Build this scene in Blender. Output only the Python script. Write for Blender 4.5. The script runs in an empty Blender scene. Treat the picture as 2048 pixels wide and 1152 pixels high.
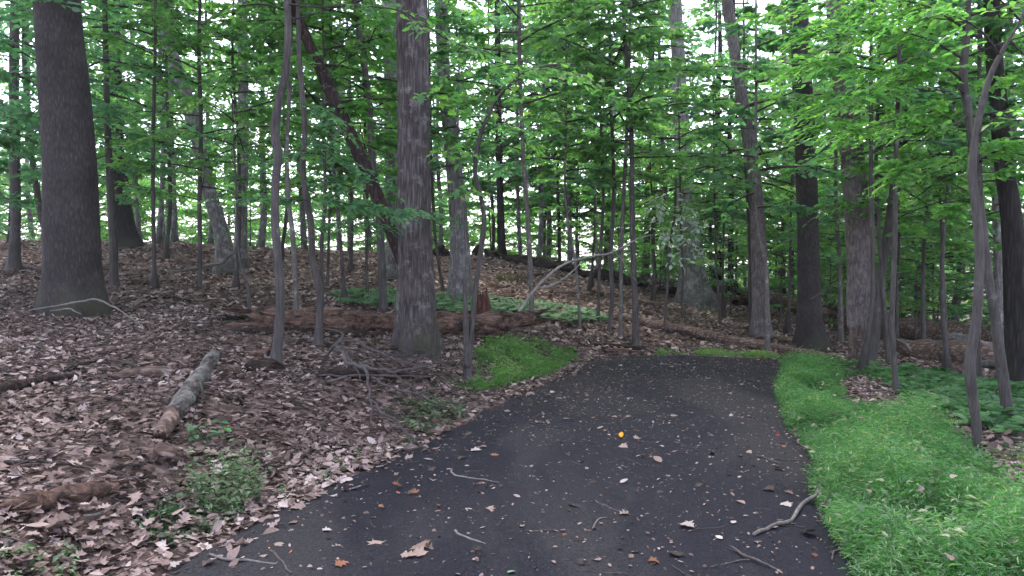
import bpy, math, random
import numpy as np
from mathutils import Vector

SC = bpy.context.scene
COL = SC.collection
random.seed(7)
RNG = np.random.default_rng(7)

# ------------------------------------------------------------------ camera
F, CX, CY, CAMH = 1500.0, 1024.0, 576.0, 1.55
PITCH = math.atan(36 / F)
cam_data = bpy.data.cameras.new("camera")
cam_data.sensor_width = 36.0
cam_data.lens = F / 2048 * 36.0
cam_data.clip_end = 2000
cam = bpy.data.objects.new("camera", cam_data)
COL.objects.link(cam)
cam.location = (0, 0, CAMH)
cam.rotation_euler = (math.pi / 2 - PITCH, 0, 0)
SC.camera = cam

# ------------------------------------------------------------------ sky, sun, exposure
SUN_EL, SUN_AZ = math.radians(58), math.radians(-20)
world = bpy.data.worlds.new("World")
SC.world = world
world.use_nodes = True
wn = world.node_tree
for n in list(wn.nodes):
    wn.nodes.remove(n)
sky = wn.nodes.new("ShaderNodeTexSky")
sky.sky_type = 'NISHITA'
sky.sun_disc = False
sky.sun_elevation = SUN_EL
sky.sun_rotation = SUN_AZ
sky.air_density = 1.0
sky.dust_density = 1.6
sky.ozone_density = 1.0
hs = wn.nodes.new("ShaderNodeHueSaturation")
hs.inputs["Saturation"].default_value = 0.55
bgn = wn.nodes.new("ShaderNodeBackground")
bgn.inputs["Strength"].default_value = 0.15
wo = wn.nodes.new("ShaderNodeOutputWorld")
wn.links.new(sky.outputs[0], hs.inputs["Color"])
wb = wn.nodes.new("ShaderNodeMix")      # the camera's cool white balance
wb.data_type = 'RGBA'
wb.blend_type = 'MULTIPLY'
wb.inputs[0].default_value = 1.0
wb.inputs[7].default_value = (1.015, 0.955, 1.05, 1)
wn.links.new(hs.outputs[0], wb.inputs[6])
wn.links.new(wb.outputs[2], bgn.inputs["Color"])
wn.links.new(bgn.outputs[0], wo.inputs["Surface"])
sl = bpy.data.lights.new("sun", 'SUN')
sl.energy = 1.5
sl.angle = math.radians(40)
sl.color = (1.0, 0.88, 0.78)
sun = bpy.data.objects.new("sun", sl)
COL.objects.link(sun)
sdir = Vector((math.sin(SUN_AZ) * math.cos(SUN_EL), math.cos(SUN_AZ) * math.cos(SUN_EL), math.sin(SUN_EL)))
sun.rotation_euler = sdir.to_track_quat('Z', 'Y').to_euler()
vs = SC.view_settings
vs.view_transform = 'Standard'
vs.look = 'None'
vs.gamma = 1.0
vs.use_curve_mapping = False
vs.exposure = 2.32
SC.cycles.use_denoising = True
SC.cycles.max_bounces = 6
SC.cycles.diffuse_bounces = 3
SC.cycles.transmission_bounces = 4
SC.cycles.glossy_bounces = 2
SC.cycles.use_adaptive_sampling = True
SC.cycles.adaptive_threshold = 0.06

# ------------------------------------------------------------------ small maths helpers
CP, SP = math.cos(PITCH), math.sin(PITCH)


def at(u, v, Y):
    dx, dy = (u - CX) / F, (CY - v) / F
    y = CP + dy * SP
    z = -SP + dy * CP
    return np.array([dx / y * Y, Y, CAMH + z / y * Y])


def proj(p):
    x, y, z = p[:, 0], p[:, 1], p[:, 2] - CAMH
    dep = np.maximum(y * CP - z * SP, 1e-3)
    up = y * SP + z * CP
    return CX + F * x / dep, CY - F * up / dep


def _hash(i, j, k):
    h = (i.astype(np.int64) * 374761393 + j.astype(np.int64) * 668265263 + k.astype(np.int64) * 2147483647 // 7) & 0x7FFFFFFF
    h = ((h ^ (h >> 13)) * 1274126177) & 0x7FFFFFFF
    h = h ^ (h >> 16)
    return (h & 0xFFFF) / 65535.0


def vnoise(p):
    p = np.asarray(p, float)
    f = np.floor(p)
    t = p - f
    t = t * t * (3 - 2 * t)
    i, j, k = f[:, 0].astype(np.int64), f[:, 1].astype(np.int64), f[:, 2].astype(np.int64)
    r = 0
    for a in (0, 1):
        wa = t[:, 0] if a else 1 - t[:, 0]
        for b in (0, 1):
            wb = t[:, 1] if b else 1 - t[:, 1]
            for c in (0, 1):
                wc = t[:, 2] if c else 1 - t[:, 2]
                r = r + wa * wb * wc * _hash(i + a, j + b, k + c)
    return r * 2 - 1


def fbm(p, o=3):
    p = np.asarray(p, float)
    r, a = 0, 1.0
    for q in range(o):
        r = r + a * vnoise(p * (2 ** q) + 17.3 * q)
        a *= 0.5
    return r


def smooth(t):
    t = np.clip(t, 0, 1)
    return t * t * (3 - 2 * t)


def norm(a):
    return a / np.maximum(np.linalg.norm(a, axis=-1, keepdims=True), 1e-9)


def catmull(P, step):
    P = np.asarray(P, float)
    if len(P) < 3:
        n = max(2, int(np.linalg.norm(P[-1, :3] - P[0, :3]) / step) + 1)
        t = np.linspace(0, 1, n)[:, None]
        return P[0] * (1 - t) + P[-1] * t
    Q = np.vstack([2 * P[0] - P[1], P, 2 * P[-1] - P[-2]])
    out = []
    for i in range(len(P) - 1):
        a, b, c, d = Q[i], Q[i + 1], Q[i + 2], Q[i + 3]
        n = max(1, int(np.linalg.norm(c[:3] - b[:3]) / step))
        t = (np.arange(n) / n)[:, None]
        out.append(0.5 * (2 * b + (c - a) * t + (2 * a - 5 * b + 4 * c - d) * t ** 2 + (3 * b - a - 3 * c + d) * t ** 3))
    out.append(P[-1][None])
    return np.vstack(out)


# ------------------------------------------------------------------ mesh building
class MB:
    def __init__(self):
        self.v, self.f, self.r, self.n = [], [], [], 0

    def add(self, v, faces, rnd=None):
        """faces: list of (m,k) int arrays; rnd: one float per face array or array"""
        v = np.asarray(v, float).reshape(-1, 3)
        for q, fa in enumerate(faces):
            fa = np.asarray(fa, int)
            self.f.append(fa + self.n)
            if rnd is None:
                self.r.append(np.zeros(len(fa)))
            else:
                r = rnd[q] if isinstance(rnd, list) else rnd
                self.r.append(np.broadcast_to(np.asarray(r, float), (len(fa),)))
        self.v.append(v)
        self.n += len(v)

    def mesh(self, name, mat, smooth_shade=False, origin=(0, 0, 0)):
        me = bpy.data.meshes.new(name)
        v = np.vstack(self.v) - np.asarray(origin, float)
        me.vertices.add(len(v))
        me.vertices.foreach_set("co", v.astype(np.float32).ravel())
        loops = np.concatenate([a.ravel() for a in self.f])
        sizes = np.concatenate([np.full(len(a), a.shape[1]) for a in self.f])
        starts = np.concatenate([[0], np.cumsum(sizes)[:-1]])
        me.loops.add(len(loops))
        me.loops.foreach_set("vertex_index", loops.astype(np.int32))
        me.polygons.add(len(sizes))
        me.polygons.foreach_set("loop_start", starts.astype(np.int32))
        at_ = me.attributes.new("rnd", 'FLOAT', 'FACE')
        at_.data.foreach_set("value", np.concatenate(self.r).astype(np.float32))
        if smooth_shade:
            me.polygons.foreach_set("use_smooth", np.ones(len(sizes), bool))
        me.update(calc_edges=True)
        me.validate()
        me.materials.append(mat)
        return me


def obj(name, me, parent=None, loc=None):
    o = bpy.data.objects.new(name, me)
    COL.objects.link(o)
    if parent is not None:
        o.parent = parent
    if loc is not None:
        o.location = loc
    return o


def empty(name, loc):
    o = bpy.data.objects.new(name, None)
    o.empty_display_size = 0.1
    COL.objects.link(o)
    o.location = loc
    return o


def tag(o, label=None, cat=None, group=None, kind=None):
    if label:
        o["label"] = label
    if cat:
        o["category"] = cat
    if group:
        o["group"] = group
    if kind:
        o["kind"] = kind
    return o


def frames(P):
    T = np.gradient(P, axis=0)
    T = norm(T)
    N = np.zeros_like(T)
    ref = np.array([1.0, 0, 0]) if abs(T[0, 0]) < 0.8 else np.array([0, 1.0, 0])
    n = ref - T[0] * np.dot(ref, T[0])
    n /= np.linalg.norm(n)
    for i in range(len(P)):
        n = n - T[i] * np.dot(n, T[i])
        n /= max(np.linalg.norm(n), 1e-9)
        N[i] = n
    return T, N, np.cross(T, N)


def tube(mb, P, R, seg=8, disp=None, cap=True, rnd=0.0):
    """P (n,3), R (n,), disp(theta, s, pts)->radius factor"""
    P = np.asarray(P, float)
    R = np.asarray(R, float)
    n = len(P)
    T, N, B = frames(P)
    th = np.linspace(0, 2 * np.pi, seg, endpoint=False)
    d = N[:, None, :] * np.cos(th)[None, :, None] + B[:, None, :] * np.sin(th)[None, :, None]
    rr = np.repeat(R[:, None], seg, 1)
    if disp is not None:
        base = P[:, None, :] + d * rr[..., None]
        rr = rr * disp(np.repeat(th[None], n, 0), base)
    V = P[:, None, :] + d * rr[..., None]
    i = np.arange(n - 1)[:, None]
    j = np.arange(seg)[None]
    j2 = (j + 1) % seg
    q = np.stack([i * seg + j, i * seg + j2, (i + 1) * seg + j2, (i + 1) * seg + j], -1).reshape(-1, 4)
    V = V.reshape(-1, 3)
    fs = [q]
    if cap:
        V = np.vstack([V, P[:1], P[-1:]])
        a, b = n * seg, n * seg + 1
        jj = np.arange(seg)
        j2 = (jj + 1) % seg
        fs.append(np.stack([np.full(seg, a), j2, jj], -1))
        fs.append(np.stack([np.full(seg, b), (n - 1) * seg + jj, (n - 1) * seg + j2], -1))
    mb.add(V, fs, rnd)


# leaf outlines: (x along 0..1, y -0.5..0.5)
def _tpl(v, f):
    return np.array(v, float), [np.array(a, int) for a in f]


T2 = _tpl([(0, 0), (.42, .5), (1, 0), (.42, -.5)], [[(0, 2, 1), (0, 3, 2)]])
T4 = _tpl([(0, 0), (.25, .42), (.62, .45), (1, 0), (.62, -.45), (.25, -.42)], [[(0, 3, 2, 1), (0, 5, 4, 3)]])


def _fan(half, c):
    pts = half + [(x, -y) for x, y in half[-2:0:-1]]
    k = len(pts)
    v = pts + [c]
    return _tpl(v, [[(k, i, (i + 1) % k) for i in range(k)]])


TMAPLE = _fan([(0, 0), (.06, .30), (.02, .46), (.27, .33), (.46, .62), (.55, .27), (.74, .34), (.80, .14), (1, 0)], (.36, 0))
TOAK = _fan([(0, 0), (.14, .10), (.22, .30), (.36, .13), (.47, .40), (.60, .16), (.74, .32), (.84, .12), (1, 0)], (.48, 0))
TOVAL = _fan([(0, 0), (.12, .24), (.34, .45), (.62, .44), (.86, .22), (1, 0)], (.5, 0))


def leaves(mb, pos, d, n, L, W, tpl, fold=0.25, curl=0.15, rnd=None, twist=None):
    pos, d, n = np.asarray(pos, float), norm(d), np.asarray(n, float)
    N = len(pos)
    if N == 0:
        return
    s = norm(np.cross(n, d))
    n2 = np.cross(d, s)
    L = np.broadcast_to(L, (N,))
    W = np.broadcast_to(W, (N,))
    fold = np.broadcast_to(fold, (N,))
    curl = np.broadcast_to(curl, (N,))
    tv, tf = tpl
    k = len(tv)
    X = tv[None, :, 0] * L[:, None]
    Y = tv[None, :, 1] * W[:, None]
    Z = fold[:, None] * np.abs(Y) - curl[:, None] * L[:, None] * tv[None, :, 0] ** 2
    if twist is not None:
        Z = Z + np.asarray(twist)[:, None] * Y * (tv[None, :, 0] - .4)
    V = pos[:, None] + X[..., None] * d[:, None] + Y[..., None] * s[:, None] + Z[..., None] * n2[:, None]
    if rnd is None:
        rnd = RNG.random(N)
    fs, rs = [], []
    for fa in tf:
        g = (np.arange(N) * k)[:, None, None] + fa[None]
        fs.append(g.reshape(-1, fa.shape[1]))
        rs.append(np.repeat(rnd, len(fa)))
    mb.add(V.reshape(-1, 3), fs, rs)


# ------------------------------------------------------------------ materials
def new_mat(name):
    m = bpy.data.materials.new(name)
    m.use_nodes = True
    nt = m.node_tree
    for n in list(nt.nodes):
        nt.nodes.remove(n)
    return m, nt


def N_(nt, t, **kw):
    n = nt.nodes.new(t)
    for k, v in kw.items():
        setattr(n, k, v)
    return n


def ramp(nt, stops, fac=None):
    r = nt.nodes.new("ShaderNodeValToRGB")
    e = r.color_ramp.elements
    while len(e) < len(stops):
        e.new(0.5)
    for i, (p, c) in enumerate(stops):
        e[i].position = p
        e[i].color = (*c, 1)
    if fac is not None:
        nt.links.new(fac, r.inputs[0])
    return r


def leaf_mat(name, stops, trans=0.45, gain=1.7, rough=0.42, spec=0.45):
    m, nt = new_mat(name)
    L = nt.links.new
    a = N_(nt, "ShaderNodeAttribute", attribute_name="rnd")
    r = ramp(nt, stops, a.outputs["Fac"])
    df = N_(nt, "ShaderNodeBsdfDiffuse")
    L(r.outputs[0], df.inputs["Color"])
    gl = N_(nt, "ShaderNodeBsdfGlossy")
    gl.inputs["Roughness"].default_value = rough
    p = N_(nt, "ShaderNodeMixShader")
    p.inputs[0].default_value = .085 * spec / .45
    L(df.outputs[0], p.inputs[1])
    L(gl.outputs[0], p.inputs[2])
    h = N_(nt, "ShaderNodeHueSaturation")
    h.inputs["Hue"].default_value = 0.495
    h.inputs["Saturation"].default_value = 1.1
    h.inputs["Value"].default_value = gain
    L(r.outputs[0], h.inputs["Color"])
    t = N_(nt, "ShaderNodeBsdfTranslucent")
    L(h.outputs[0], t.inputs["Color"])
    mx = N_(nt, "ShaderNodeMixShader")
    mx.inputs[0].default_value = trans
    L(p.outputs[0], mx.inputs[1])
    L(t.outputs[0], mx.inputs[2])
    o = N_(nt, "ShaderNodeOutputMaterial")
    L(mx.outputs[0], o.inputs["Surface"])
    return m


M = {}
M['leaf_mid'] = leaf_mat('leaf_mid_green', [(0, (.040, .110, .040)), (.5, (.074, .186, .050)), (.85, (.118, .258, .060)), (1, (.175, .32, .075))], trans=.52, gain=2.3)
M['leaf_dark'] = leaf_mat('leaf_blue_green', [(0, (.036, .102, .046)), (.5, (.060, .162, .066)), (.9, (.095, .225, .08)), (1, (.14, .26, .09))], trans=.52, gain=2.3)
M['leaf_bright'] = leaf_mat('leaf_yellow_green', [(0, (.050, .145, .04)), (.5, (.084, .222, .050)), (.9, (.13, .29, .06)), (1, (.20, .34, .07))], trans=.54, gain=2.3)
M['leaf_pale'] = leaf_mat('leaf_pale_silver', [(0, (.16, .27, .16)), (.5, (.36, .48, .36)), (1, (.56, .66, .54))], trans=.3, gain=1.2)
M['leaf_yellow'] = leaf_mat('leaf_autumn_yellow', [(0, (.45, .26, .03)), (1, (.6, .38, .05))], trans=.3, gain=1.2)
M['grass'] = leaf_mat('stilt_grass', [(0, (.042, .120, .030)), (.45, (.060, .185, .052)), (.8, (.098, .262, .068)), (.95, (.14, .31, .08)), (1, (.30, .31, .12))], trans=.42, gain=1.6)
M['grass_light'] = leaf_mat('young_stilt_grass', [(0, (.06, .15, .04)), (.45, (.115, .27, .065)), (.85, (.18, .35, .085)), (1, (.28, .35, .12))], trans=.42, gain=1.6)
M['fern'] = leaf_mat('fern_green', [(0, (.035, .11, .035)), (.6, (.07, .20, .055)), (1, (.12, .28, .08))], trans=.35, gain=1.4)
M['groundcover'] = leaf_mat('ground_fern_green', [(0, (.06, .15, .06)), (.6, (.11, .25, .10)), (1, (.18, .34, .15))], trans=.35, gain=1.3)
M['weed'] = leaf_mat('weed_green', [(0, (.04, .09, .035)), (.5, (.07, .15, .05)), (1, (.16, .22, .10))], trans=.3, gain=1.3)
M['moss'] = leaf_mat('moss_olive', [(0, (.06, .07, .02)), (1, (.13, .13, .04))], trans=.1, gain=1.0, rough=.9)


def litter_mat(name, stops, rough=.75, trans=.12):
    m, nt = new_mat(name)
    L = nt.links.new
    a = N_(nt, "ShaderNodeAttribute", attribute_name="rnd")
    r = ramp(nt, stops, a.outputs["Fac"])
    tc = N_(nt, "ShaderNodeTexCoord")
    nz = N_(nt, "ShaderNodeTexNoise")
    nz.inputs["Scale"].default_value = 60
    nz.inputs["Detail"].default_value = 3
    L(tc.outputs["Object"], nz.inputs["Vector"])
    mr = N_(nt, "ShaderNodeMapRange")
    mr.inputs["To Min"].default_value = .6
    mr.inputs["To Max"].default_value = 1.35
    L(nz.outputs["Fac"], mr.inputs["Value"])
    mul = N_(nt, "ShaderNodeMix", data_type='RGBA', blend_type='MULTIPLY')
    mul.inputs[0].default_value = 1
    L(r.outputs[0], mul.inputs[6])
    L(mr.outputs[0], mul.inputs[7])
    p = N_(nt, "ShaderNodeBsdfPrincipled")
    p.inputs["Roughness"].default_value = rough
    p.inputs["Specular IOR Level"].default_value = .3
    L(mul.outputs[2], p.inputs["Base Color"])
    t = N_(nt, "ShaderNodeBsdfTranslucent")
    L(mul.outputs[2], t.inputs["Color"])
    mx = N_(nt, "ShaderNodeMixShader")
    mx.inputs[0].default_value = trans
    L(p.outputs[0], mx.inputs[1])
    L(t.outputs[0], mx.inputs[2])
    o = N_(nt, "ShaderNodeOutputMaterial")
    L(mx.outputs[0], o.inputs["Surface"])
    return m


M['litter'] = litter_mat('dead_leaf', [(0, (.042, .029, .024)), (.28, (.128, .089, .073)), (.55, (.25, .182, .153)), (.8, (.365, .282, .245)), (1, (.48, .40, .355))])
M['leaf_tan'] = litter_mat('dead_leaf_tan', [(0, (.17, .115, .085)), (1, (.31, .235, .19))])
M['leaf_grey'] = litter_mat('dead_leaf_grey', [(0, (.18, .148, .125)), (1, (.42, .37, .33))])
M['leaf_rust'] = litter_mat('dead_leaf_rust', [(0, (.15, .062, .03)), (1, (.25, .11, .06))])
M['leaf_black'] = litter_mat('dead_leaf_blackened', [(0, (.03, .022, .018)), (1, (.08, .055, .04))])
M['leaf_gold'] = litter_mat('dead_leaf_gold', [(0, (.75, .30, .01)), (1, (.85, .40, .02))], trans=.2)
M['leaf_red'] = litter_mat('dead_leaf_red', [(0, (.35, .02, .02)), (1, (.4, .04, .03))])


def bark_mat(name, c0, c1, c2, sc=(18, 18, 2.6), bump=.6, dist=.03, lichen=None, lichen_amt=.62, moss=0.0, crack=True):
    """c0 furrow, c1 bark, c2 ridge"""
    m, nt = new_mat(name)
    L = nt.links.new
    tc = N_(nt, "ShaderNodeTexCoord")
    mp = N_(nt, "ShaderNodeMapping")
    mp.inputs["Scale"].default_value = sc
    L(tc.outputs["Object"], mp.inputs["Vector"])
    nz = N_(nt, "ShaderNodeTexNoise")
    nz.inputs["Scale"].default_value = 1.0
    nz.inputs["Detail"].default_value = 7
    nz.inputs["Roughness"].default_value = .62
    nz.inputs["Distortion"].default_value = .4
    L(mp.outputs[0], nz.inputs["Vector"])
    fac = nz.outputs["Fac"]
    if crack:
        vo = N_(nt, "ShaderNodeTexVoronoi", feature='DISTANCE_TO_EDGE')
        vo.inputs["Scale"].default_value = .8
        mixv = N_(nt, "ShaderNodeMix", data_type='RGBA', blend_type='LINEAR_LIGHT')
        mixv.inputs[0].default_value = .35
        L(mp.outputs[0], mixv.inputs[6])
        L(nz.outputs["Color"], mixv.inputs[7])
        L(mixv.outputs[2], vo.inputs["Vector"])
        mrv = N_(nt, "ShaderNodeMapRange")
        mrv.inputs["From Max"].default_value = .28
        L(vo.outputs["Distance"], mrv.inputs["Value"])
        mm = N_(nt, "ShaderNodeMath", operation='MULTIPLY')
        L(nz.outputs["Fac"], mm.inputs[0])
        mp2 = N_(nt, "ShaderNodeMapRange")
        mp2.inputs["To Min"].default_value = .55
        L(mrv.outputs[0], mp2.inputs["Value"])
        L(mp2.outputs[0], mm.inputs[1])
        fac = mm.outputs[0]
    r = ramp(nt, [(.18, c0), (.42, c1), (.68, c2)], fac)
    col = r.outputs[0]
    big = N_(nt, "ShaderNodeTexNoise")
    big.inputs["Scale"].default_value = 2.3
    big.inputs["Detail"].default_value = 5
    L(tc.outputs["Object"], big.inputs["Vector"])
    mrb = N_(nt, "ShaderNodeMapRange")
    mrb.inputs["From Min"].default_value = .3
    mrb.inputs["From Max"].default_value = .7
    mrb.inputs["To Min"].default_value = .7
    mrb.inputs["To Max"].default_value = 1.25
    L(big.outputs["Fac"], mrb.inputs["Value"])
    mul = N_(nt, "ShaderNodeMix", data_type='RGBA', blend_type='MULTIPLY')
    mul.inputs[0].default_value = 1
    L(col, mul.inputs[6])
    L(mrb.outputs[0], mul.inputs[7])
    col = mul.outputs[2]
    if lichen is not None:
        ln = N_(nt, "ShaderNodeTexNoise")
        ln.inputs["Scale"].default_value = 5.5
        ln.inputs["Detail"].default_value = 6
        ln.inputs["Roughness"].default_value = .7
        L(tc.outputs["Object"], ln.inputs["Vector"])
        lr = N_(nt, "ShaderNodeMapRange")
        lr.inputs["From Min"].default_value = lichen_amt - .06
        lr.inputs["From Max"].default_value = lichen_amt + .10
        L(ln.outputs["Fac"], lr.inputs["Value"])
        ml = N_(nt, "ShaderNodeMix", data_type='RGBA')
        L(lr.outputs[0], ml.inputs[0])
        L(col, ml.inputs[6])
        ml.inputs[7].default_value = (*lichen, 1)
        col = ml.outputs[2]
    if moss > 0:
        sx = N_(nt, "ShaderNodeSeparateXYZ")
        L(tc.outputs["Object"], sx.inputs[0])
        hz = N_(nt, "ShaderNodeMapRange")
        hz.inputs["From Min"].default_value = moss
        hz.inputs["From Max"].default_value = 0.0
        L(sx.outputs["Z"], hz.inputs["Value"])
        mn_ = N_(nt, "ShaderNodeMath", operation='MULTIPLY')
        L(hz.outputs[0], mn_.inputs[0])
        mr3 = N_(nt, "ShaderNodeMapRange")
        mr3.inputs["From Min"].default_value = .38
        mr3.inputs["From Max"].default_value = .58
        L(big.outputs["Fac"], mr3.inputs["Value"])
        L(mr3.outputs[0], mn_.inputs[1])
        ml = N_(nt, "ShaderNodeMix", data_type='RGBA')
        L(mn_.outputs[0], ml.inputs[0])
        L(col, ml.inputs[6])
        ml.inputs[7].default_value = (.048, .047, .028, 1)
        col = ml.outputs[2]
    p = N_(nt, "ShaderNodeBsdfPrincipled")
    p.inputs["Roughness"].default_value = .88
    p.inputs["Specular IOR Level"].default_value = .2
    L(col, p.inputs["Base Color"])
    b = N_(nt, "ShaderNodeBump")
    b.inputs["Strength"].default_value = bump
    b.inputs["Distance"].default_value = dist
    L(fac, b.inputs["Height"])
    L(b.outputs[0], p.inputs["Normal"])
    o = N_(nt, "ShaderNodeOutputMaterial")
    L(p.outputs[0], o.inputs["Surface"])
    return m


M['bark_furrow'] = bark_mat('bark_furrowed_grey_brown', (0.0298, 0.0238, 0.0221), (0.0893, 0.0747, 0.0714), (0.1700, 0.1487, 0.1427), sc=(30, 30, 3.4), bump=1.0, dist=.035, lichen=(.23, .21, .20), lichen_amt=.60, moss=.7)
M['bark_dark'] = bark_mat('bark_smooth_dark', (0.0218, 0.0189, 0.0174), (0.0450, 0.0392, 0.0363), (0.0726, 0.0639, 0.0595), sc=(34, 34, 9.0), bump=.8, dist=.012, moss=.5, crack=True)
M['bark_grey'] = bark_mat('bark_grey_lichen', (0.0706, 0.0624, 0.0605), (0.1613, 0.1462, 0.1411), (0.2520, 0.2369, 0.2318), sc=(26, 26, 3), bump=.7, dist=.02, lichen=(.30, .31, .30), lichen_amt=.56, moss=.5)
M['bark_peel'] = bark_mat('bark_peeling_grey', (0.0697, 0.0558, 0.0537), (0.1554, 0.1287, 0.1265), (0.2253, 0.1953, 0.1930), sc=(24, 24, 6), bump=.8, dist=.012, lichen=(.22, .2, .19), lichen_amt=.6)
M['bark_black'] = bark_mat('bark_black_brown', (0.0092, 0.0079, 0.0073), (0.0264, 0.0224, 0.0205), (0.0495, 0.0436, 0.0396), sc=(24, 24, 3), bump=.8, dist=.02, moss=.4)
M['bark_sapling'] = bark_mat('bark_sapling', (0.0286, 0.0240, 0.0223), (0.0607, 0.0535, 0.0491), (0.1027, 0.0929, 0.0865), sc=(40, 40, 5), bump=.5, dist=.01, crack=False, lichen=(.17, .175, .165), lichen_amt=.65)
M['bark_pale'] = bark_mat('bark_pale_sapling', (0.0562, 0.0495, 0.0435), (0.1013, 0.0900, 0.0803), (0.1500, 0.1372, 0.1237), sc=(30, 30, 5), bump=.4, dist=.008, crack=False, lichen=(.35, .35, .32), lichen_amt=.6)
M['bark_snag'] = bark_mat('bark_dead_snag', (0.0112, 0.0080, 0.0064), (0.0360, 0.0232, 0.0192), (0.0840, 0.0576, 0.0480), sc=(18, 18, 5), bump=1.0, dist=.03, lichen=(.22, .19, .17), lichen_amt=.66)
M['wood_rot'] = bark_mat('rotten_red_wood', (.012, .008, .006), (.075, .046, .034), (.25, .155, .11), sc=(4, 30, 30), bump=1.0, dist=.05, lichen=(.022, .016, .013), lichen_amt=.53, crack=False)
M['wood_red'] = bark_mat('rotten_stump_wood', (.025, .012, .010), (.09, .036, .027), (.17, .078, .056), sc=(26, 26, 3), bump=1.0, dist=.04)
M['wood_dark'] = bark_mat('rotten_dark_wood', (.010, .007, .006), (.030, .020, .015), (.075, .048, .036), sc=(8, 22, 22), bump=1.0, dist=.03)
M['wood_brown'] = bark_mat('rotten_brown_log', (0.0351, 0.0239, 0.0175), (0.1356, 0.0925, 0.0702), (0.3030, 0.2233, 0.1754), sc=(5, 22, 22), bump=1.0, dist=.03, lichen=(.33, .30, .27), lichen_amt=.64)
M['wood_grey'] = bark_mat('weathered_grey_wood', (.06, .055, .052), (.17, .16, .155), (.32, .305, .30), sc=(6, 28, 28), bump=.7, dist=.015)
M['lichen_log'] = bark_mat('lichen_covered_log', (.018, .015, .012), (.105, .093, .080), (.19, .178, .155), sc=(26, 8, 26), bump=1.0, dist=.035, lichen=(.205, .212, .185), lichen_amt=.55)
M['twig'] = bark_mat('dead_twig', (0.0224, 0.0186, 0.0160), (0.0544, 0.0461, 0.0410), (0.0960, 0.0845, 0.0781), sc=(30, 30, 30), bump=.3, dist=.005, crack=False)
M['twig_pale'] = bark_mat('bleached_branch', (0.0600, 0.0525, 0.0450), (0.1200, 0.1087, 0.0975), (0.1875, 0.1740, 0.1590), sc=(30, 30, 30), bump=.3, dist=.005, crack=False)
M['twig_bleach'] = bark_mat('bleached_bare_branch', (.10, .09, .078), (.20, .185, .165), (.31, .29, .265), sc=(30, 30, 30), bump=.3, dist=.005, crack=False)
M['branch'] = bark_mat('live_branch', (0.0160, 0.0136, 0.0120), (0.0360, 0.0304, 0.0264), (0.0640, 0.0560, 0.0480), sc=(30, 30, 30), bump=.3, dist=.005, crack=False)


def soil_mat():
    m, nt = new_mat('forest_soil')
    L = nt.links.new
    tc = N_(nt, "ShaderNodeTexCoord")
    n1 = N_(nt, "ShaderNodeTexVoronoi")
    n1.inputs["Scale"].default_value = 17
    n1.inputs["Randomness"].default_value = 1
    nd = N_(nt, "ShaderNodeTexNoise")
    nd.inputs["Scale"].default_value = 9
    nd.inputs["Detail"].default_value = 4
    L(tc.outputs["Object"], nd.inputs["Vector"])
    mx = N_(nt, "ShaderNodeMix", data_type='RGBA', blend_type='LINEAR_LIGHT')
    mx.inputs[0].default_value = .12
    L(tc.outputs["Object"], mx.inputs[6])
    L(nd.outputs["Color"], mx.inputs[7])
    L(mx.outputs[2], n1.inputs["Vector"])
    sep = N_(nt, "ShaderNodeSeparateColor")
    L(n1.outputs["Color"], sep.inputs[0])
    r = ramp(nt, [(0, (.016, .0115, .009)), (.4, (.060, .042, .034)), (.75, (.125, .090, .074)), (1, (.22, .165, .14))], sep.outputs[0])
    p = N_(nt, "ShaderNodeBsdfPrincipled")
    p.inputs["Roughness"].default_value = .95
    p.inputs["Specular IOR Level"].default_value = .1
    L(r.outputs[0], p.inputs["Base Color"])
    b = N_(nt, "ShaderNodeBump")
    b.inputs["Strength"].default_value = .8
    b.inputs["Distance"].default_value = .03
    L(n1.outputs["Distance"], b.inputs["Height"])
    L(b.outputs[0], p.inputs["Normal"])
    o = N_(nt, "ShaderNodeOutputMaterial")
    L(p.outputs[0], o.inputs["Surface"])
    return m


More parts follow.
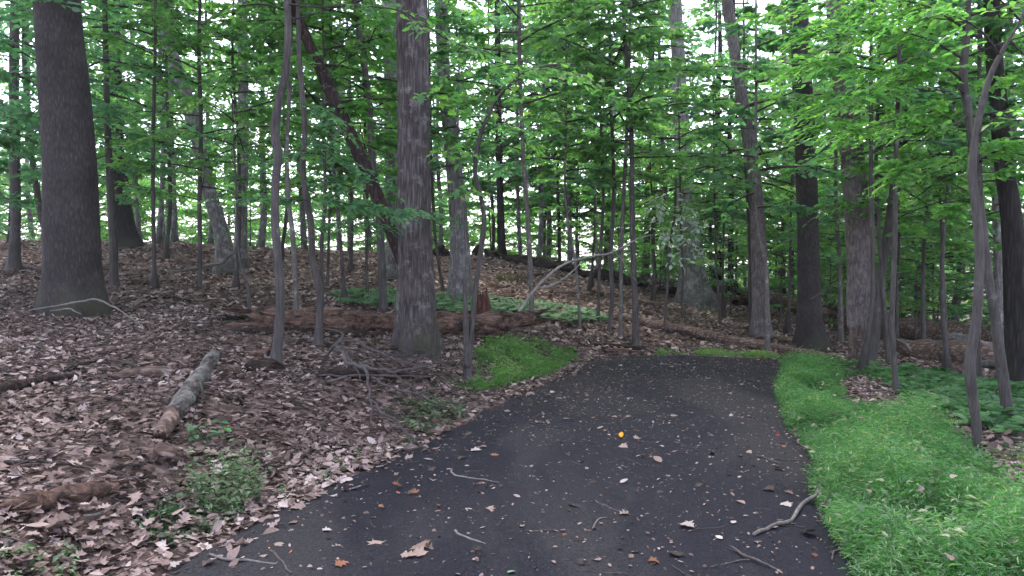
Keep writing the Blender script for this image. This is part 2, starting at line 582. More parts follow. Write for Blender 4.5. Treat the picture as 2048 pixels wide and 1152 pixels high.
def asphalt_mat():
    m, nt = new_mat('worn_asphalt')
    L = nt.links.new
    tc = N_(nt, "ShaderNodeTexCoord")
    g = N_(nt, "ShaderNodeTexNoise")
    g.inputs["Scale"].default_value = 62
    g.inputs["Detail"].default_value = 4
    g.inputs["Roughness"].default_value = .75
    L(tc.outputs["Object"], g.inputs["Vector"])
    r = ramp(nt, [(.34, (.003, .0035, .0065)), (.54, (.008, .009, .0155)), (.72, (.034, .036, .050))], g.outputs["Fac"])
    # silt and moss film worn into long streaks
    mp = N_(nt, "ShaderNodeMapping")
    mp.inputs["Rotation"].default_value = (0, 0, math.radians(14))
    mp.inputs["Scale"].default_value = (1.0, .36, 1)
    L(tc.outputs["Object"], mp.inputs["Vector"])
    d = N_(nt, "ShaderNodeTexNoise")
    d.inputs["Scale"].default_value = .85
    d.inputs["Detail"].default_value = 6
    d.inputs["Roughness"].default_value = .6
    d.inputs["Distortion"].default_value = .5
    L(mp.outputs[0], d.inputs["Vector"])
    dr = N_(nt, "ShaderNodeMapRange")
    dr.inputs["From Min"].default_value = .47
    dr.inputs["From Max"].default_value = .585
    dr.inputs["To Max"].default_value = .85
    L(d.outputs["Fac"], dr.inputs["Value"])
    mx = N_(nt, "ShaderNodeMix", data_type='RGBA')
    L(dr.outputs[0], mx.inputs[0])
    L(r.outputs[0], mx.inputs[6])
    dirt = ramp(nt, [(.34, (.014, .014, .0145)), (.70, (.056, .055, .055))], g.outputs["Fac"])
    L(dirt.outputs[0], mx.inputs[7])
    p = N_(nt, "ShaderNodeBsdfPrincipled")
    p.inputs["Specular IOR Level"].default_value = .12
    rr = N_(nt, "ShaderNodeMapRange")
    rr.inputs["To Min"].default_value = .62
    rr.inputs["To Max"].default_value = .95
    L(dr.outputs[0], rr.inputs["Value"])
    L(rr.outputs[0], p.inputs["Roughness"])
    L(mx.outputs[2], p.inputs["Base Color"])
    b = N_(nt, "ShaderNodeBump")
    b.inputs["Strength"].default_value = .8
    b.inputs["Distance"].default_value = .01
    L(g.outputs["Fac"], b.inputs["Height"])
    L(b.outputs[0], p.inputs["Normal"])
    o = N_(nt, "ShaderNodeOutputMaterial")
    L(p.outputs[0], o.inputs["Surface"])
    return m


M['soil'] = soil_mat()
M['asphalt'] = asphalt_mat()

# ------------------------------------------------------------------ terrain
LE = [(-1.95, -6), (-1.95, 0), (-1.9, 2.5), (-1.83, 3.8), (-1.59, 4.74), (-1.13, 5.96), (-.75, 6.84), (-.14, 8.94), (.62, 10.8), (1.47, 13.3)]
RE = [(1.5, -6), (1.55, 0), (1.68, 2.5), (1.81, 3.8), (1.98, 4.47), (2.17, 5.28), (2.47, 5.96), (2.79, 7.27), (3.42, 9.3), (4.72, 12.85)]
PATHPOLY = np.array(LE + [(3.0, 13.25)] + RE[::-1])

ctl_px = [  # pixel, depth along the view: spots of ground read off the photograph
    (150, 622, 11), (30, 545, 17), (250, 492, 24), (228, 578, 15), (460, 545, 19), (460, 494, 27), (548, 737, 8.5),
    (400, 582, 14.5), (592, 637, 12), (636, 687, 10), (835, 698, 10.3), (765, 622, 13.5), (920, 605, 16), (1057, 640, 14),
    (1000, 517, 27), (700, 510, 27), (1200, 550, 27), (1200, 650, 15.5), (1270, 682, 14.5), (1390, 610, 22), (1435, 570, 27),
    (1300, 600, 20), (1520, 670, 17), (1615, 692, 16), (1720, 720, 14), (1535, 717, 14), (1700, 640, 22), (1900, 722, 15),
    (2035, 775, 11), (2015, 838, 8.2), (1957, 920, 6), (2048, 1100, 4), (1680, 687, 18), (2048, 660, 25), (1850, 640, 25),
    (0, 800, 6.6), (0, 900, 5), (0, 1000, 4.2), (0, 1150, 3.4), (320, 890, 5.3), (430, 717, 8.6), (0, 650, 10), (0, 545, 18),
    (0, 482, 26), (1030, 700, 11.6)]
ctl = [tuple(at(*c)) for c in ctl_px]
for e in (LE[1:], RE[1:]):
    for x, y in e:
        ctl.append((x, y, 0.0))
ctl += [(-8, -5, .4), (8, -5, -.1), (-16, 8, 1.3), (-24, 26, 2.7), (-30, 14, 2.2), (18, 14, -.6), (24, 26, -.9), (28, 8, -.6),
        (-22, 44, -.6), (0, 44, -1.8), (20, 44, -2.4), (-36, 52, -1.5), (36, 52, -3), (0, 36, 0.0), (-12, 36, .6), (12, 36, -1.2), (-40, -6, 1), (40, -6, -.6)]
ctl = np.array(ctl)


def _U(r2):
    return np.where(r2 > 1e-9, r2 * np.log(np.maximum(r2, 1e-9)), 0)


_n = len(ctl)
_K = _U(((ctl[:, None, :2] - ctl[None, :, :2]) ** 2).sum(-1)) + np.eye(_n) * .4
_Pm = np.hstack([np.ones((_n, 1)), ctl[:, :2]])
_A = np.block([[_K, _Pm], [_Pm.T, np.zeros((3, 3))]])
_w = np.linalg.solve(_A, np.concatenate([ctl[:, 2], np.zeros(3)]))


def path_dist(x, y):
    """signed distance to the asphalt outline, negative inside"""
    P = np.stack([x, y], -1)
    a = PATHPOLY
    b = np.roll(PATHPOLY, -1, 0)
    d = np.full(len(P), 1e9)
    ins = np.zeros(len(P), bool)
    for p, q in zip(a, b):
        e = q - p
        t = np.clip(((P - p) @ e) / (e @ e), 0, 1)
        d = np.minimum(d, np.hypot(*(P - p - t[:, None] * e).T))
        c = ((p[1] > P[:, 1]) != (q[1] > P[:, 1])) & (P[:, 0] < (q[0] - p[0]) * (P[:, 1] - p[1]) / (q[1] - p[1] + 1e-12) + p[0])
        ins ^= c
    return np.where(ins, -d, d)


def height(x, y):
    x = np.atleast_1d(np.asarray(x, float))
    y = np.atleast_1d(np.asarray(y, float))
    r2 = (x[:, None] - ctl[None, :, 0]) ** 2 + (y[:, None] - ctl[None, :, 1]) ** 2
    z = _U(r2) @ _w[:_n] + _w[_n] + _w[_n + 1] * x + _w[_n + 2] * y
    out = np.maximum.reduce([np.abs(x) - 34, -7 - y, y - 46, np.zeros_like(x)])
    w = smooth(out / 12)
    z = np.where(w >= 1, 0, np.clip(z, -6, 5)) * (1 - w) + (-3.0) * w
    d = path_dist(x, y)
    k = smooth(d / 1.0)
    bump = fbm(np.stack([x * .9, y * .9, x * 0], -1), 3) * .07 + fbm(np.stack([x * 3.1, y * 3.1, x * 0 + 9], -1), 2) * .022
    z = z * k + bump * k * (1 - w)
    z = np.where(d < 0, np.maximum(-.05, d * .6), z)
    return z


def H(x, y):
    return float(height([x], [y])[0])


def ground(u, v):
    """where the ray through a pixel meets the ground"""
    Y = np.linspace(2.2, 60, 1400)
    p = at(u, v, 1.0)
    d = p - np.array([0, 0, CAMH])
    X, Z = d[0] * Y, CAMH + d[2] * Y
    below = np.nonzero(Z < height(X, Y))[0]
    i = below[0] if len(below) else len(Y) - 1
    return np.array([X[i], Y[i], H(X[i], Y[i])])


def axis_grid(lo, hi, step, far):
    core = np.arange(lo, hi + 1e-6, step)
    out = [core]
    a, s = [], step
    x = hi
    while x < far:
        s *= 1.35
        x += s
        a.append(x)
    b, s, x = [], step, lo
    while x > -far:
        s *= 1.35
        x -= s
        b.append(x)
    return np.concatenate([b[::-1], core, a])


gx, gy = axis_grid(-15, 15, .16, 420), axis_grid(-2, 31, .16, 520)
GX, GY = np.meshgrid(gx, gy)
gz = np.concatenate([height(GX.ravel()[i:i + 20000], GY.ravel()[i:i + 20000]) for i in range(0, GX.size, 20000)])
mb = MB()
ny, nx = GX.shape
i, j = np.meshgrid(np.arange(ny - 1), np.arange(nx - 1), indexing='ij')
q = np.stack([i * nx + j, i * nx + j + 1, (i + 1) * nx + j + 1, (i + 1) * nx + j], -1).reshape(-1, 4)
mb.add(np.stack([GX.ravel(), GY.ravel(), gz], -1), [q])
tag(obj('ground', mb.mesh('ground', M['soil'], True)), kind='structure')


class HGrid:
    """fast bilinear height lookup inside the wood"""
    xs = np.arange(-30, 30.01, .1)
    ys = np.arange(-2, 46.01, .1)


_hx, _hy = np.meshgrid(HGrid.xs, HGrid.ys)
HGrid.z = np.concatenate([height(_hx.ravel()[i:i + 20000], _hy.ravel()[i:i + 20000]) for i in range(0, _hx.size, 20000)]).reshape(_hx.shape)


def hfast(x, y):
    fx = np.clip((np.asarray(x) + 30) / .1, 0, len(HGrid.xs) - 1.001)
    fy = np.clip((np.asarray(y) + 2) / .1, 0, len(HGrid.ys) - 1.001)
    i, j = fy.astype(int), fx.astype(int)
    a, b = fy - i, fx - j
    z = HGrid.z
    return z[i, j] * (1 - a) * (1 - b) + z[i, j + 1] * (1 - a) * b + z[i + 1, j] * a * (1 - b) + z[i + 1, j + 1] * a * b


# asphalt path: a slightly crowned slab with crumbling edges
def edge_curve(E, n=220):
    E = np.array(E)
    y = np.linspace(-5.5, E[-1, 1], n)
    return np.interp(y, E[:, 1], E[:, 0]), y


nL = 260
t = np.linspace(0, 1, nL)
lx, ly = edge_curve(LE, nL)
rx, ry = edge_curve(RE, nL)
ks = 5
ker = np.ones(9) / 9
lx = np.convolve(np.pad(lx, 4, mode='edge'), ker, 'valid')
rx = np.convolve(np.pad(rx, 4, mode='edge'), ker, 'valid')
lx += fbm(np.stack([ly * 2.2, ly * 0, ly * 0], -1), 4) * .06
rx += fbm(np.stack([ry * 2.2, ry * 0 + 5, ry * 0], -1), 4) * .06
m_ = 26
s = np.linspace(0, 1, m_)
PX = lx[:, None] * (1 - s) + rx[:, None] * s
PY = ly[:, None] * (1 - s) + ry[:, None] * s
endw = smooth((t - .97) / .03)[:, None]
PY = PY + endw * (np.sin(s * np.pi) * .15 + fbm(np.stack([s * 9, s * 0, s * 0 + 3], -1), 3) * .06)[None]
PZ = .012 + .03 * (1 - (2 * s - 1) ** 2)[None] + fbm(np.stack([PX.ravel() * .8, PY.ravel() * .8, PX.ravel() * 0 + 4], -1), 3).reshape(PX.shape) * .008
PZ[:, 0] -= .05
PZ[:, -1] -= .05
PZ[-1] -= .05
mb = MB()
i, j = np.meshgrid(np.arange(nL - 1), np.arange(m_ - 1), indexing='ij')
q = np.stack([i * m_ + j, i * m_ + j + 1, (i + 1) * m_ + j + 1, (i + 1) * m_ + j], -1).reshape(-1, 4)
mb.add(np.stack([PX.ravel(), PY.ravel(), PZ.ravel()], -1), [q])
tag(obj('path', mb.mesh('path', M['asphalt'], True)), kind='structure')


def path_z(x, y):
    xl, xr = np.interp(y, ly, lx), np.interp(y, ry, rx)
    ss = np.clip((x - xl) / (xr - xl), 0, 1)
    return .012 + .03 * (1 - (2 * ss - 1) ** 2)


# ------------------------------------------------------------------ trees
def jitter_unit(n, rng):
    return norm(rng.normal(size=(n, 3)))


def emit_twigs(mbL, mbB, P, D, TL, rng, m=9, leaf=.12, wr=.55, tpl=T4, tilt=.38, droop=.25, stems=False, spread=.9):
    """leafy twigs starting at P, heading D, length TL"""
    n = len(P)
    if n == 0:
        return
    up = np.array([0, 0, 1.0])
    f = (np.arange(m) + .6) / m
    pos = P[:, None] + D[:, None] * (TL[:, None] * f[None])[..., None]
    pos[..., 2] -= droop * TL[:, None] * f[None] ** 2
    side = np.where(np.arange(m) % 2 == 0, 1.0, -1.0)[None] * np.ones((n, 1))
    S = norm(np.cross(up, D))
    ang = spread * (1 - .55 * f)[None] + rng.normal(0, .25, (n, m))
    ld = D[:, None] * np.cos(ang)[..., None] + S[:, None] * (side * np.sin(ang))[..., None]
    ld = ld + rng.normal(0, .16, (n, m, 3))
    ld[..., 2] -= .18
    nn = up + rng.normal(0, tilt, (n, m, 3))
    L = leaf * rng.uniform(.65, 1.2, (n, m))
    rv = np.clip(np.repeat(rng.random((n, 1)) * .6, m, 1) + rng.random((n, m)) * .45, 0, 1)
    leaves(mbL, pos.reshape(-1, 3), ld.reshape(-1, 3), nn.reshape(-1, 3), L.ravel(), (L * wr).ravel(), tpl,
           fold=rng.uniform(.05, .35, n * m), curl=rng.uniform(-.05, .3, n * m), rnd=rv.ravel())
    if stems:
        for k in range(n):
            e = pos[k, [0, m // 2, m - 1]]
            tube(mbB, np.vstack([P[k], e]), np.array([.004, .0032, .0025, .0015]) * (leaf / .1), 3, cap=False)


def crown_meshes(seed, z0, z1, R, nb, nt_, m, leaf, lift, mat, shape='oval', tpl=T2, br=.02, gap=.25, wr=.55):
    rng = np.random.default_rng(seed)
    ml, mbr = MB(), MB()
    for b in range(nb):
        f = (b + rng.random()) / nb
        z = z0 + (z1 - z0) * f
        if shape == 'oval':
            rad = R * (1 - (2 * f - .85) ** 2 * .62)
        elif shape == 'dome':
            rad = R * math.sqrt(max(.08, 1 - (f * .95) ** 2))
        else:
            rad = R * (1.05 - .75 * f)
        rad *= rng.uniform(.55, 1.15)
        az = b * 2.399 + rng.normal(0, .4)
        d = np.array([math.cos(az), math.sin(az), 0])
        li = lift + rng.normal(0, .12)
        tt = np.linspace(0, 1, 7)
        w = rng.normal(0, .06, (7, 3)).cumsum(0) * rad * .35
        C = np.array([0, 0, z]) + d * (rad * tt)[:, None] + np.outer(rad * (li * tt - .18 * tt ** 2), [0, 0, 1]) + w * tt[:, None]
        tube(mbr, C, br * (1 - .8 * tt) * rad / max(R, .1) + .002, 4, cap=False)
        tp = gap + (1 - gap) * np.sort(rng.random(nt_))
        idx = tp * 6
        i0 = np.minimum(idx.astype(int), 5)
        P = C[i0] + (C[i0 + 1] - C[i0]) * (idx - i0)[:, None]
        sd = np.where(np.arange(nt_) % 2 == 0, 1, -1)
        a2 = az + sd * rng.uniform(.35, 1.2, nt_)
        D = np.stack([np.cos(a2), np.sin(a2), rng.normal(.02, .18, nt_)], -1)
        TL = rad * rng.uniform(.16, .38, nt_) * (1.15 - .5 * tp)
        emit_twigs(ml, mbr, P, norm(D), TL, rng, m=m, leaf=leaf, tpl=tpl, tilt=.6, wr=wr)
    return ml.mesh('foliage', mat), mbr.mesh('branches', M['branch'], True)


CROWN = {}
mats_u = ['leaf_mid', 'leaf_dark', 'leaf_mid', 'leaf_bright', 'leaf_dark', 'leaf_mid']
for k, (lf_, wr_, nt2) in enumerate([(.135, .58, 17), (.12, .62, 17), (.165, .64, 13), (.135, .55, 17), (.13, .5, 17), (.155, .6, 14)]):   # understorey crowns: layered sprays
    CROWN['u%d' % k] = crown_meshes(100 + k, 1.2, 7.5, 2.6, 28, nt2, 10, lf_, [.22, .1, .35, .2, .05, .3][k], M[mats_u[k]], wr=wr_, tpl=[T2, T4][k % 2])
for k in range(2):   # high canopy
    CROWN['c%d' % k] = crown_meshes(200 + k, 9.0, 18.0, 5.2, 26, 14, 8, .24, .45, M[['leaf_mid', 'leaf_dark'][k]], shape='oval', br=.07)
for k in range(3):   # bushes of the wood's far edge
    CROWN['b%d' % k] = crown_meshes(300 + k, .15, 4.2, 2.1, 32, 14, 9, .14, .35, M[['leaf_bright', 'leaf_bright', 'leaf_mid'][k]], shape='dome')
for k in range(2):   # small saplings
    CROWN['s%d' % k] = crown_meshes(400 + k, .7, 3.4, 1.15, 18, 10, 8, .10, .18, M[['leaf_mid', 'leaf_dark'][k]], tpl=T4)


for k in range(2):   # low, fine-leaved understorey reaching to the ground
    CROWN['d%d' % k] = crown_meshes(500 + k, .2, 4.6, 2.0, 30, 16, 11, .10, .15, M[['leaf_dark', 'leaf_mid'][k]], shape='oval', wr=.6)


def trunk_disp(seed, amp_low, amp_bark, flare, zbase, rbase, fs=(7, 1.1), lobes=5):
    def f(th, P):
        p = P.reshape(-1, 3)
        h = p[:, 2] - zbase
        r = 1 + amp_low * fbm(p * np.array([1.3, 1.3, .8]) + seed * 7.7, 2)
        if amp_bark > 0:
            q = p * np.array([fs[0] / .3, fs[0] / .3, fs[1] / .3]) + seed
            r += amp_bark * (1 - np.abs(vnoise(q)) * 2) + amp_bark * .5 * vnoise(q * 2.3)
        if flare > 0:
            hh = np.maximum(h, -.1)
            lob = .5 + .5 * np.cos(lobes * th.ravel() + seed * 1.3 + .7 * np.sin(th.ravel() * 2 + seed))
            r += flare * np.exp(-hh / (rbase * 1.5)) * (.35 + .9 * lob)
        return r.reshape(th.shape)
    return f


SLIM = {'crooked_sapling': .85, 'arching_sapling': .85, 'wavy_pale_sapling': .82, 'dark_bent_sapling': .85, 'leaning_snag': .9}


def tree(name, label, pts, Y, mat, top=None, crown=None, flare=.35, seg=20, step=.12, amp=.05, bark=.0, group=None, cat='tree', cs=1.0, cz=0.0, fs=(7, 1.1), crot=None, leanY=0.0, lobes=5):
    """pts: (u, v, half width in px) from the ground up; Y: depth"""
    seed = abs(hash_(name + label)) % 97
    W = []
    b0 = at(pts[0][0], pts[0][1], Y)
    gz_ = H(b0[0], Y)
    for u, v, hw in pts:
        hw *= SLIM.get(name, 1.0)
        p = at(u, v, Y)
        k = max(0, p[2] - b0[2])
        p = at(u, v, Y + leanY * k)
        W.append([*p, hw / F * Y])
    W = np.array(W)
    base = np.array([b0[0], Y, min(gz_, b0[2])])
    dn = W[0].copy()
    dn[2] = base[2] - .25
    dn[:2] -= (W[1, :2] - W[0, :2]) * .1
    W = np.vstack([dn, W]) if W[0, 2] - dn[2] > .05 else W
    if top:
        d = norm(W[-1, :3] - W[-2, :3])
        d = norm(d * .5 + np.array([0, 0, .5]))
        rem = top - W[-1, 2]
        if rem > 0:
            for f_ in (.4, .75, 1.0):
                W = np.vstack([W, [*(W[-1, :3] * 0 + W[len(W) - 1, :3] + d * rem * (.4 if f_ == .4 else .35 if f_ == .75 else .25)), W[-1, 3] * (.85 if f_ < 1 else .6)]])
    C = catmull(W, step)
    e = empty(name, tuple(base))
    tag(e, label, cat, group)
    mbt = MB()
    tube(mbt, C[:, :3], np.maximum(C[:, 3], .003), seg, trunk_disp(seed, amp, bark, flare, base[2], W[0, 3], fs, lobes))
    obj('trunk', mbt.mesh('trunk', mat, True, base), e)
    e2 = (e, base, C)
    if crown:
        key = crown
        lf, br = CROWN[key]
        zc = {'u': 3.0, 'c': 12.0, 'b': 1.0, 's': 1.2}[key[0]] * cs
        # hang the crown on the stem where it passes that height
        k = np.argmin(np.abs(C[:, 2] - base[2] - zc - cz))
        off = C[k, :2] - base[:2]
        rz = crot if crot is not None else (seed * 1.7)
        for nm, me in (('branches', br), ('crown', lf)):
            o = tag(obj(nm, me, e, (off[0], off[1], cz)), kind='stuff')
            o.scale = (cs, cs, cs)
            o.rotation_euler = (0, 0, rz)
    return e2


def hash_(s):
    h = 7
    for ch in s:
        h = (h * 31 + ord(ch)) % 1000003
    return h


# --- large named trees
tree('smooth_bark_tree', 'massive dark smooth-barked tree with flared roots at the far left', [(150, 622, 62), (148, 590, 56), (147, 540, 50), (143, 450, 49), (138, 300, 46), (126, 150, 44), (114, 0, 41)],
     11, M['bark_dark'], top=13, crown='c0', flare=.12, seg=48, step=.04, amp=.035, bark=.010, cs=.9)
tree('furrowed_bark_tree', 'tall straight furrowed grey trunk in the middle, in front of the long rotten log', [(836, 698, 39), (834, 650, 36), (833, 600, 35.5), (831, 500, 33.5), (829, 400, 32.5), (827, 200, 31), (823, 0, 30)],
     10.3, M['bark_furrow'], top=13, crown='c1', flare=.45, seg=72, step=.022, amp=.025, bark=.028, cs=.9, fs=(9, 1.0))
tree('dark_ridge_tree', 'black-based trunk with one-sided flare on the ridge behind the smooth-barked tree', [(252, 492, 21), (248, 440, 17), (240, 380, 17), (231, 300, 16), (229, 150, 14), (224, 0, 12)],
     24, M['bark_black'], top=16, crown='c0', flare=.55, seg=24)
tree('forked_tree', 'leaning grey tree that forks high up, base beside the bleached fallen branch', [(452, 545, 20), (446, 480, 15), (430, 420, 14), (415, 370, 13), (398, 290, 13), (380, 220, 14), (352, 130, 12), (340, 90, 9), (325, 50, 8), (312, 0, 7)],
     19, M['bark_grey'], top=15, crown='c1', flare=.5, seg=24)
tree('grey_trunk_tree', 'straight pale grey trunk standing just behind the forked leaning tree', [(480, 545, 16), (482, 450, 12), (486, 300, 11), (486, 130, 10), (484, 0, 9)],
     20, M['bark_grey'], top=15, crown='c0', flare=.5)
tree('half_hidden_tree', 'grey trunk half hidden behind the left edge of the furrowed middle trunk', [(787, 560, 15), (786, 450, 14), (784, 300, 14), (782, 150, 14), (780, 0, 14)],
     19, M['bark_grey'], top=16, crown='c1', flare=.3)
tree('lichen_trunk_tree', 'pale lichen-blotched trunk with dark base growing in the fern patch', [(921, 607, 26), (920, 570, 23), (920, 500, 20), (914, 400, 17), (900, 260, 15), (888, 150, 13), (882, 0, 12)],
     16, M['bark_grey'], top=16, crown='c0', cs=.7, cz=5, flare=.35, seg=28)
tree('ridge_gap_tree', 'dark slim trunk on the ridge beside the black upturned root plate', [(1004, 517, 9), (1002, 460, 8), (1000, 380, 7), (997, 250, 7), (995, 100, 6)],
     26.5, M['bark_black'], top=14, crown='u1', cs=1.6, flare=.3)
tree('spreading_base_tree', 'large pale grey tree with wide dark base beyond the leafy slope', [(1392, 611, 36), (1388, 575, 26), (1380, 500, 21), (1372, 400, 18), (1362, 250, 15), (1357, 120, 13), (1350, 0, 13)],
     22, M['bark_grey'], top=17, crown='c0', cs=.7, cz=5, flare=.5, seg=28)
tree('patchy_bark_tree', 'tapering trunk with flaked pale bark patches near its dark foot', [(1522, 671, 19), (1521, 620, 17), (1518, 520, 16), (1512, 400, 14), (1502, 310, 13), (1486, 210, 12), (1470, 110, 11), (1460, 40, 11), (1454, 0, 11)],
     17, M['bark_peel'], top=14, crown='c1', cs=.7, cz=4, flare=.35, seg=24)
tree('ivy_dark_tree', 'dark mossy trunk on spreading black roots, between the flaked trunk and the peeling one', [(1624, 694, 30), (1620, 650, 23), (1618, 560, 21), (1615, 430, 20.5), (1612, 320, 20), (1604, 150, 19), (1598, 0, 18)],
     16, M['bark_dark'], top=15, crown='c0', cs=.7, cz=4, flare=.38, seg=32, step=.06, bark=.01)
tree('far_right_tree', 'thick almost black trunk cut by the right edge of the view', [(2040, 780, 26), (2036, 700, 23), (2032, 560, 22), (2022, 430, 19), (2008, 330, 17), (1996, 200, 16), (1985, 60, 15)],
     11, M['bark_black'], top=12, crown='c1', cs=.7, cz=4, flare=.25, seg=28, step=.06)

# peeling tree: bark hangs above a rotted, hollowed foot
e, b, C = tree('peeling_tree', 'grey-purple trunk whose bark ends in a ragged skirt above a hollow rotten foot', [(1722, 722, 21), (1722, 690, 20), (1722, 655, 21), (1720, 560, 24), (1714, 450, 23), (1706, 330, 22.5), (1690, 180, 21), (1674, 0, 20)],
     14, M['bark_peel'], top=14, crown='c1', cs=.7, cz=4, flare=.1, seg=36, step=.05, bark=.02)
mbp = MB()
p0, p1 = at(1721, 648, 14), at(1719, 560, 14)
CC = catmull(np.array([[*p0, .235], [*((p0 + p1) / 2), .236], [*p1, .226]]), .05)
tube(mbp, CC[:, :3], CC[:, 3], 40, lambda th, P: 1 + .02 * fbm(P.reshape(-1, 3) * 9, 2).reshape(th.shape), cap=False)
V = mbp.v[0]
ring = V[:40]
ring[:, 2] += .10 * vnoise(np.stack([np.arange(40) * .45, np.zeros(40), np.zeros(40)], -1)) + .05 * vnoise(np.stack([np.arange(40) * 1.4, np.ones(40), np.zeros(40)], -1))
tag(obj('bark_skirt', mbp.mesh('bark_skirt', M['bark_peel'], True, b), e), 'ragged edge of loose bark')
mbp = MB()
for du, w_, mt in ((-14, 5, 0), (4, 6, 1)):
    w_ *= .7
    CCp = catmull(np.array([[*at(1712 + du, 724, 13.78), .05], [*at(1714 + du, 690, 13.77), .05], [*at(1716 + du, 650, 13.79), .035]]), .04)
    tube(mbp, CCp[:, :3], CCp[:, 3] * w_ / 5, 8, lambda th, P: 1 + .3 * fbm(P.reshape(-1, 3) * 12, 2).reshape(th.shape))
tag(obj('rotten_wood', mbp.mesh('rotten_wood', M['wood_brown'], True, b), e), 'reddish rotten wood strips at the foot')

# broken leaning snag behind the middle trunk
tree('leaning_snag', 'dead red-brown trunk leaning left behind the furrowed middle trunk', [(838, 620, 14), (822, 570, 14), (800, 510, 14), (768, 425, 14.5), (733, 340, 15), (698, 265, 14.5), (667, 197, 13.5), (637, 130, 12.5), (607, 62, 11), (580, 0, 9.5), (560, -50, 5)],
     12.0, M['bark_snag'], flare=.0, seg=28, step=.05, amp=.16, bark=.05, fs=(3, 2), cat='dead tree')

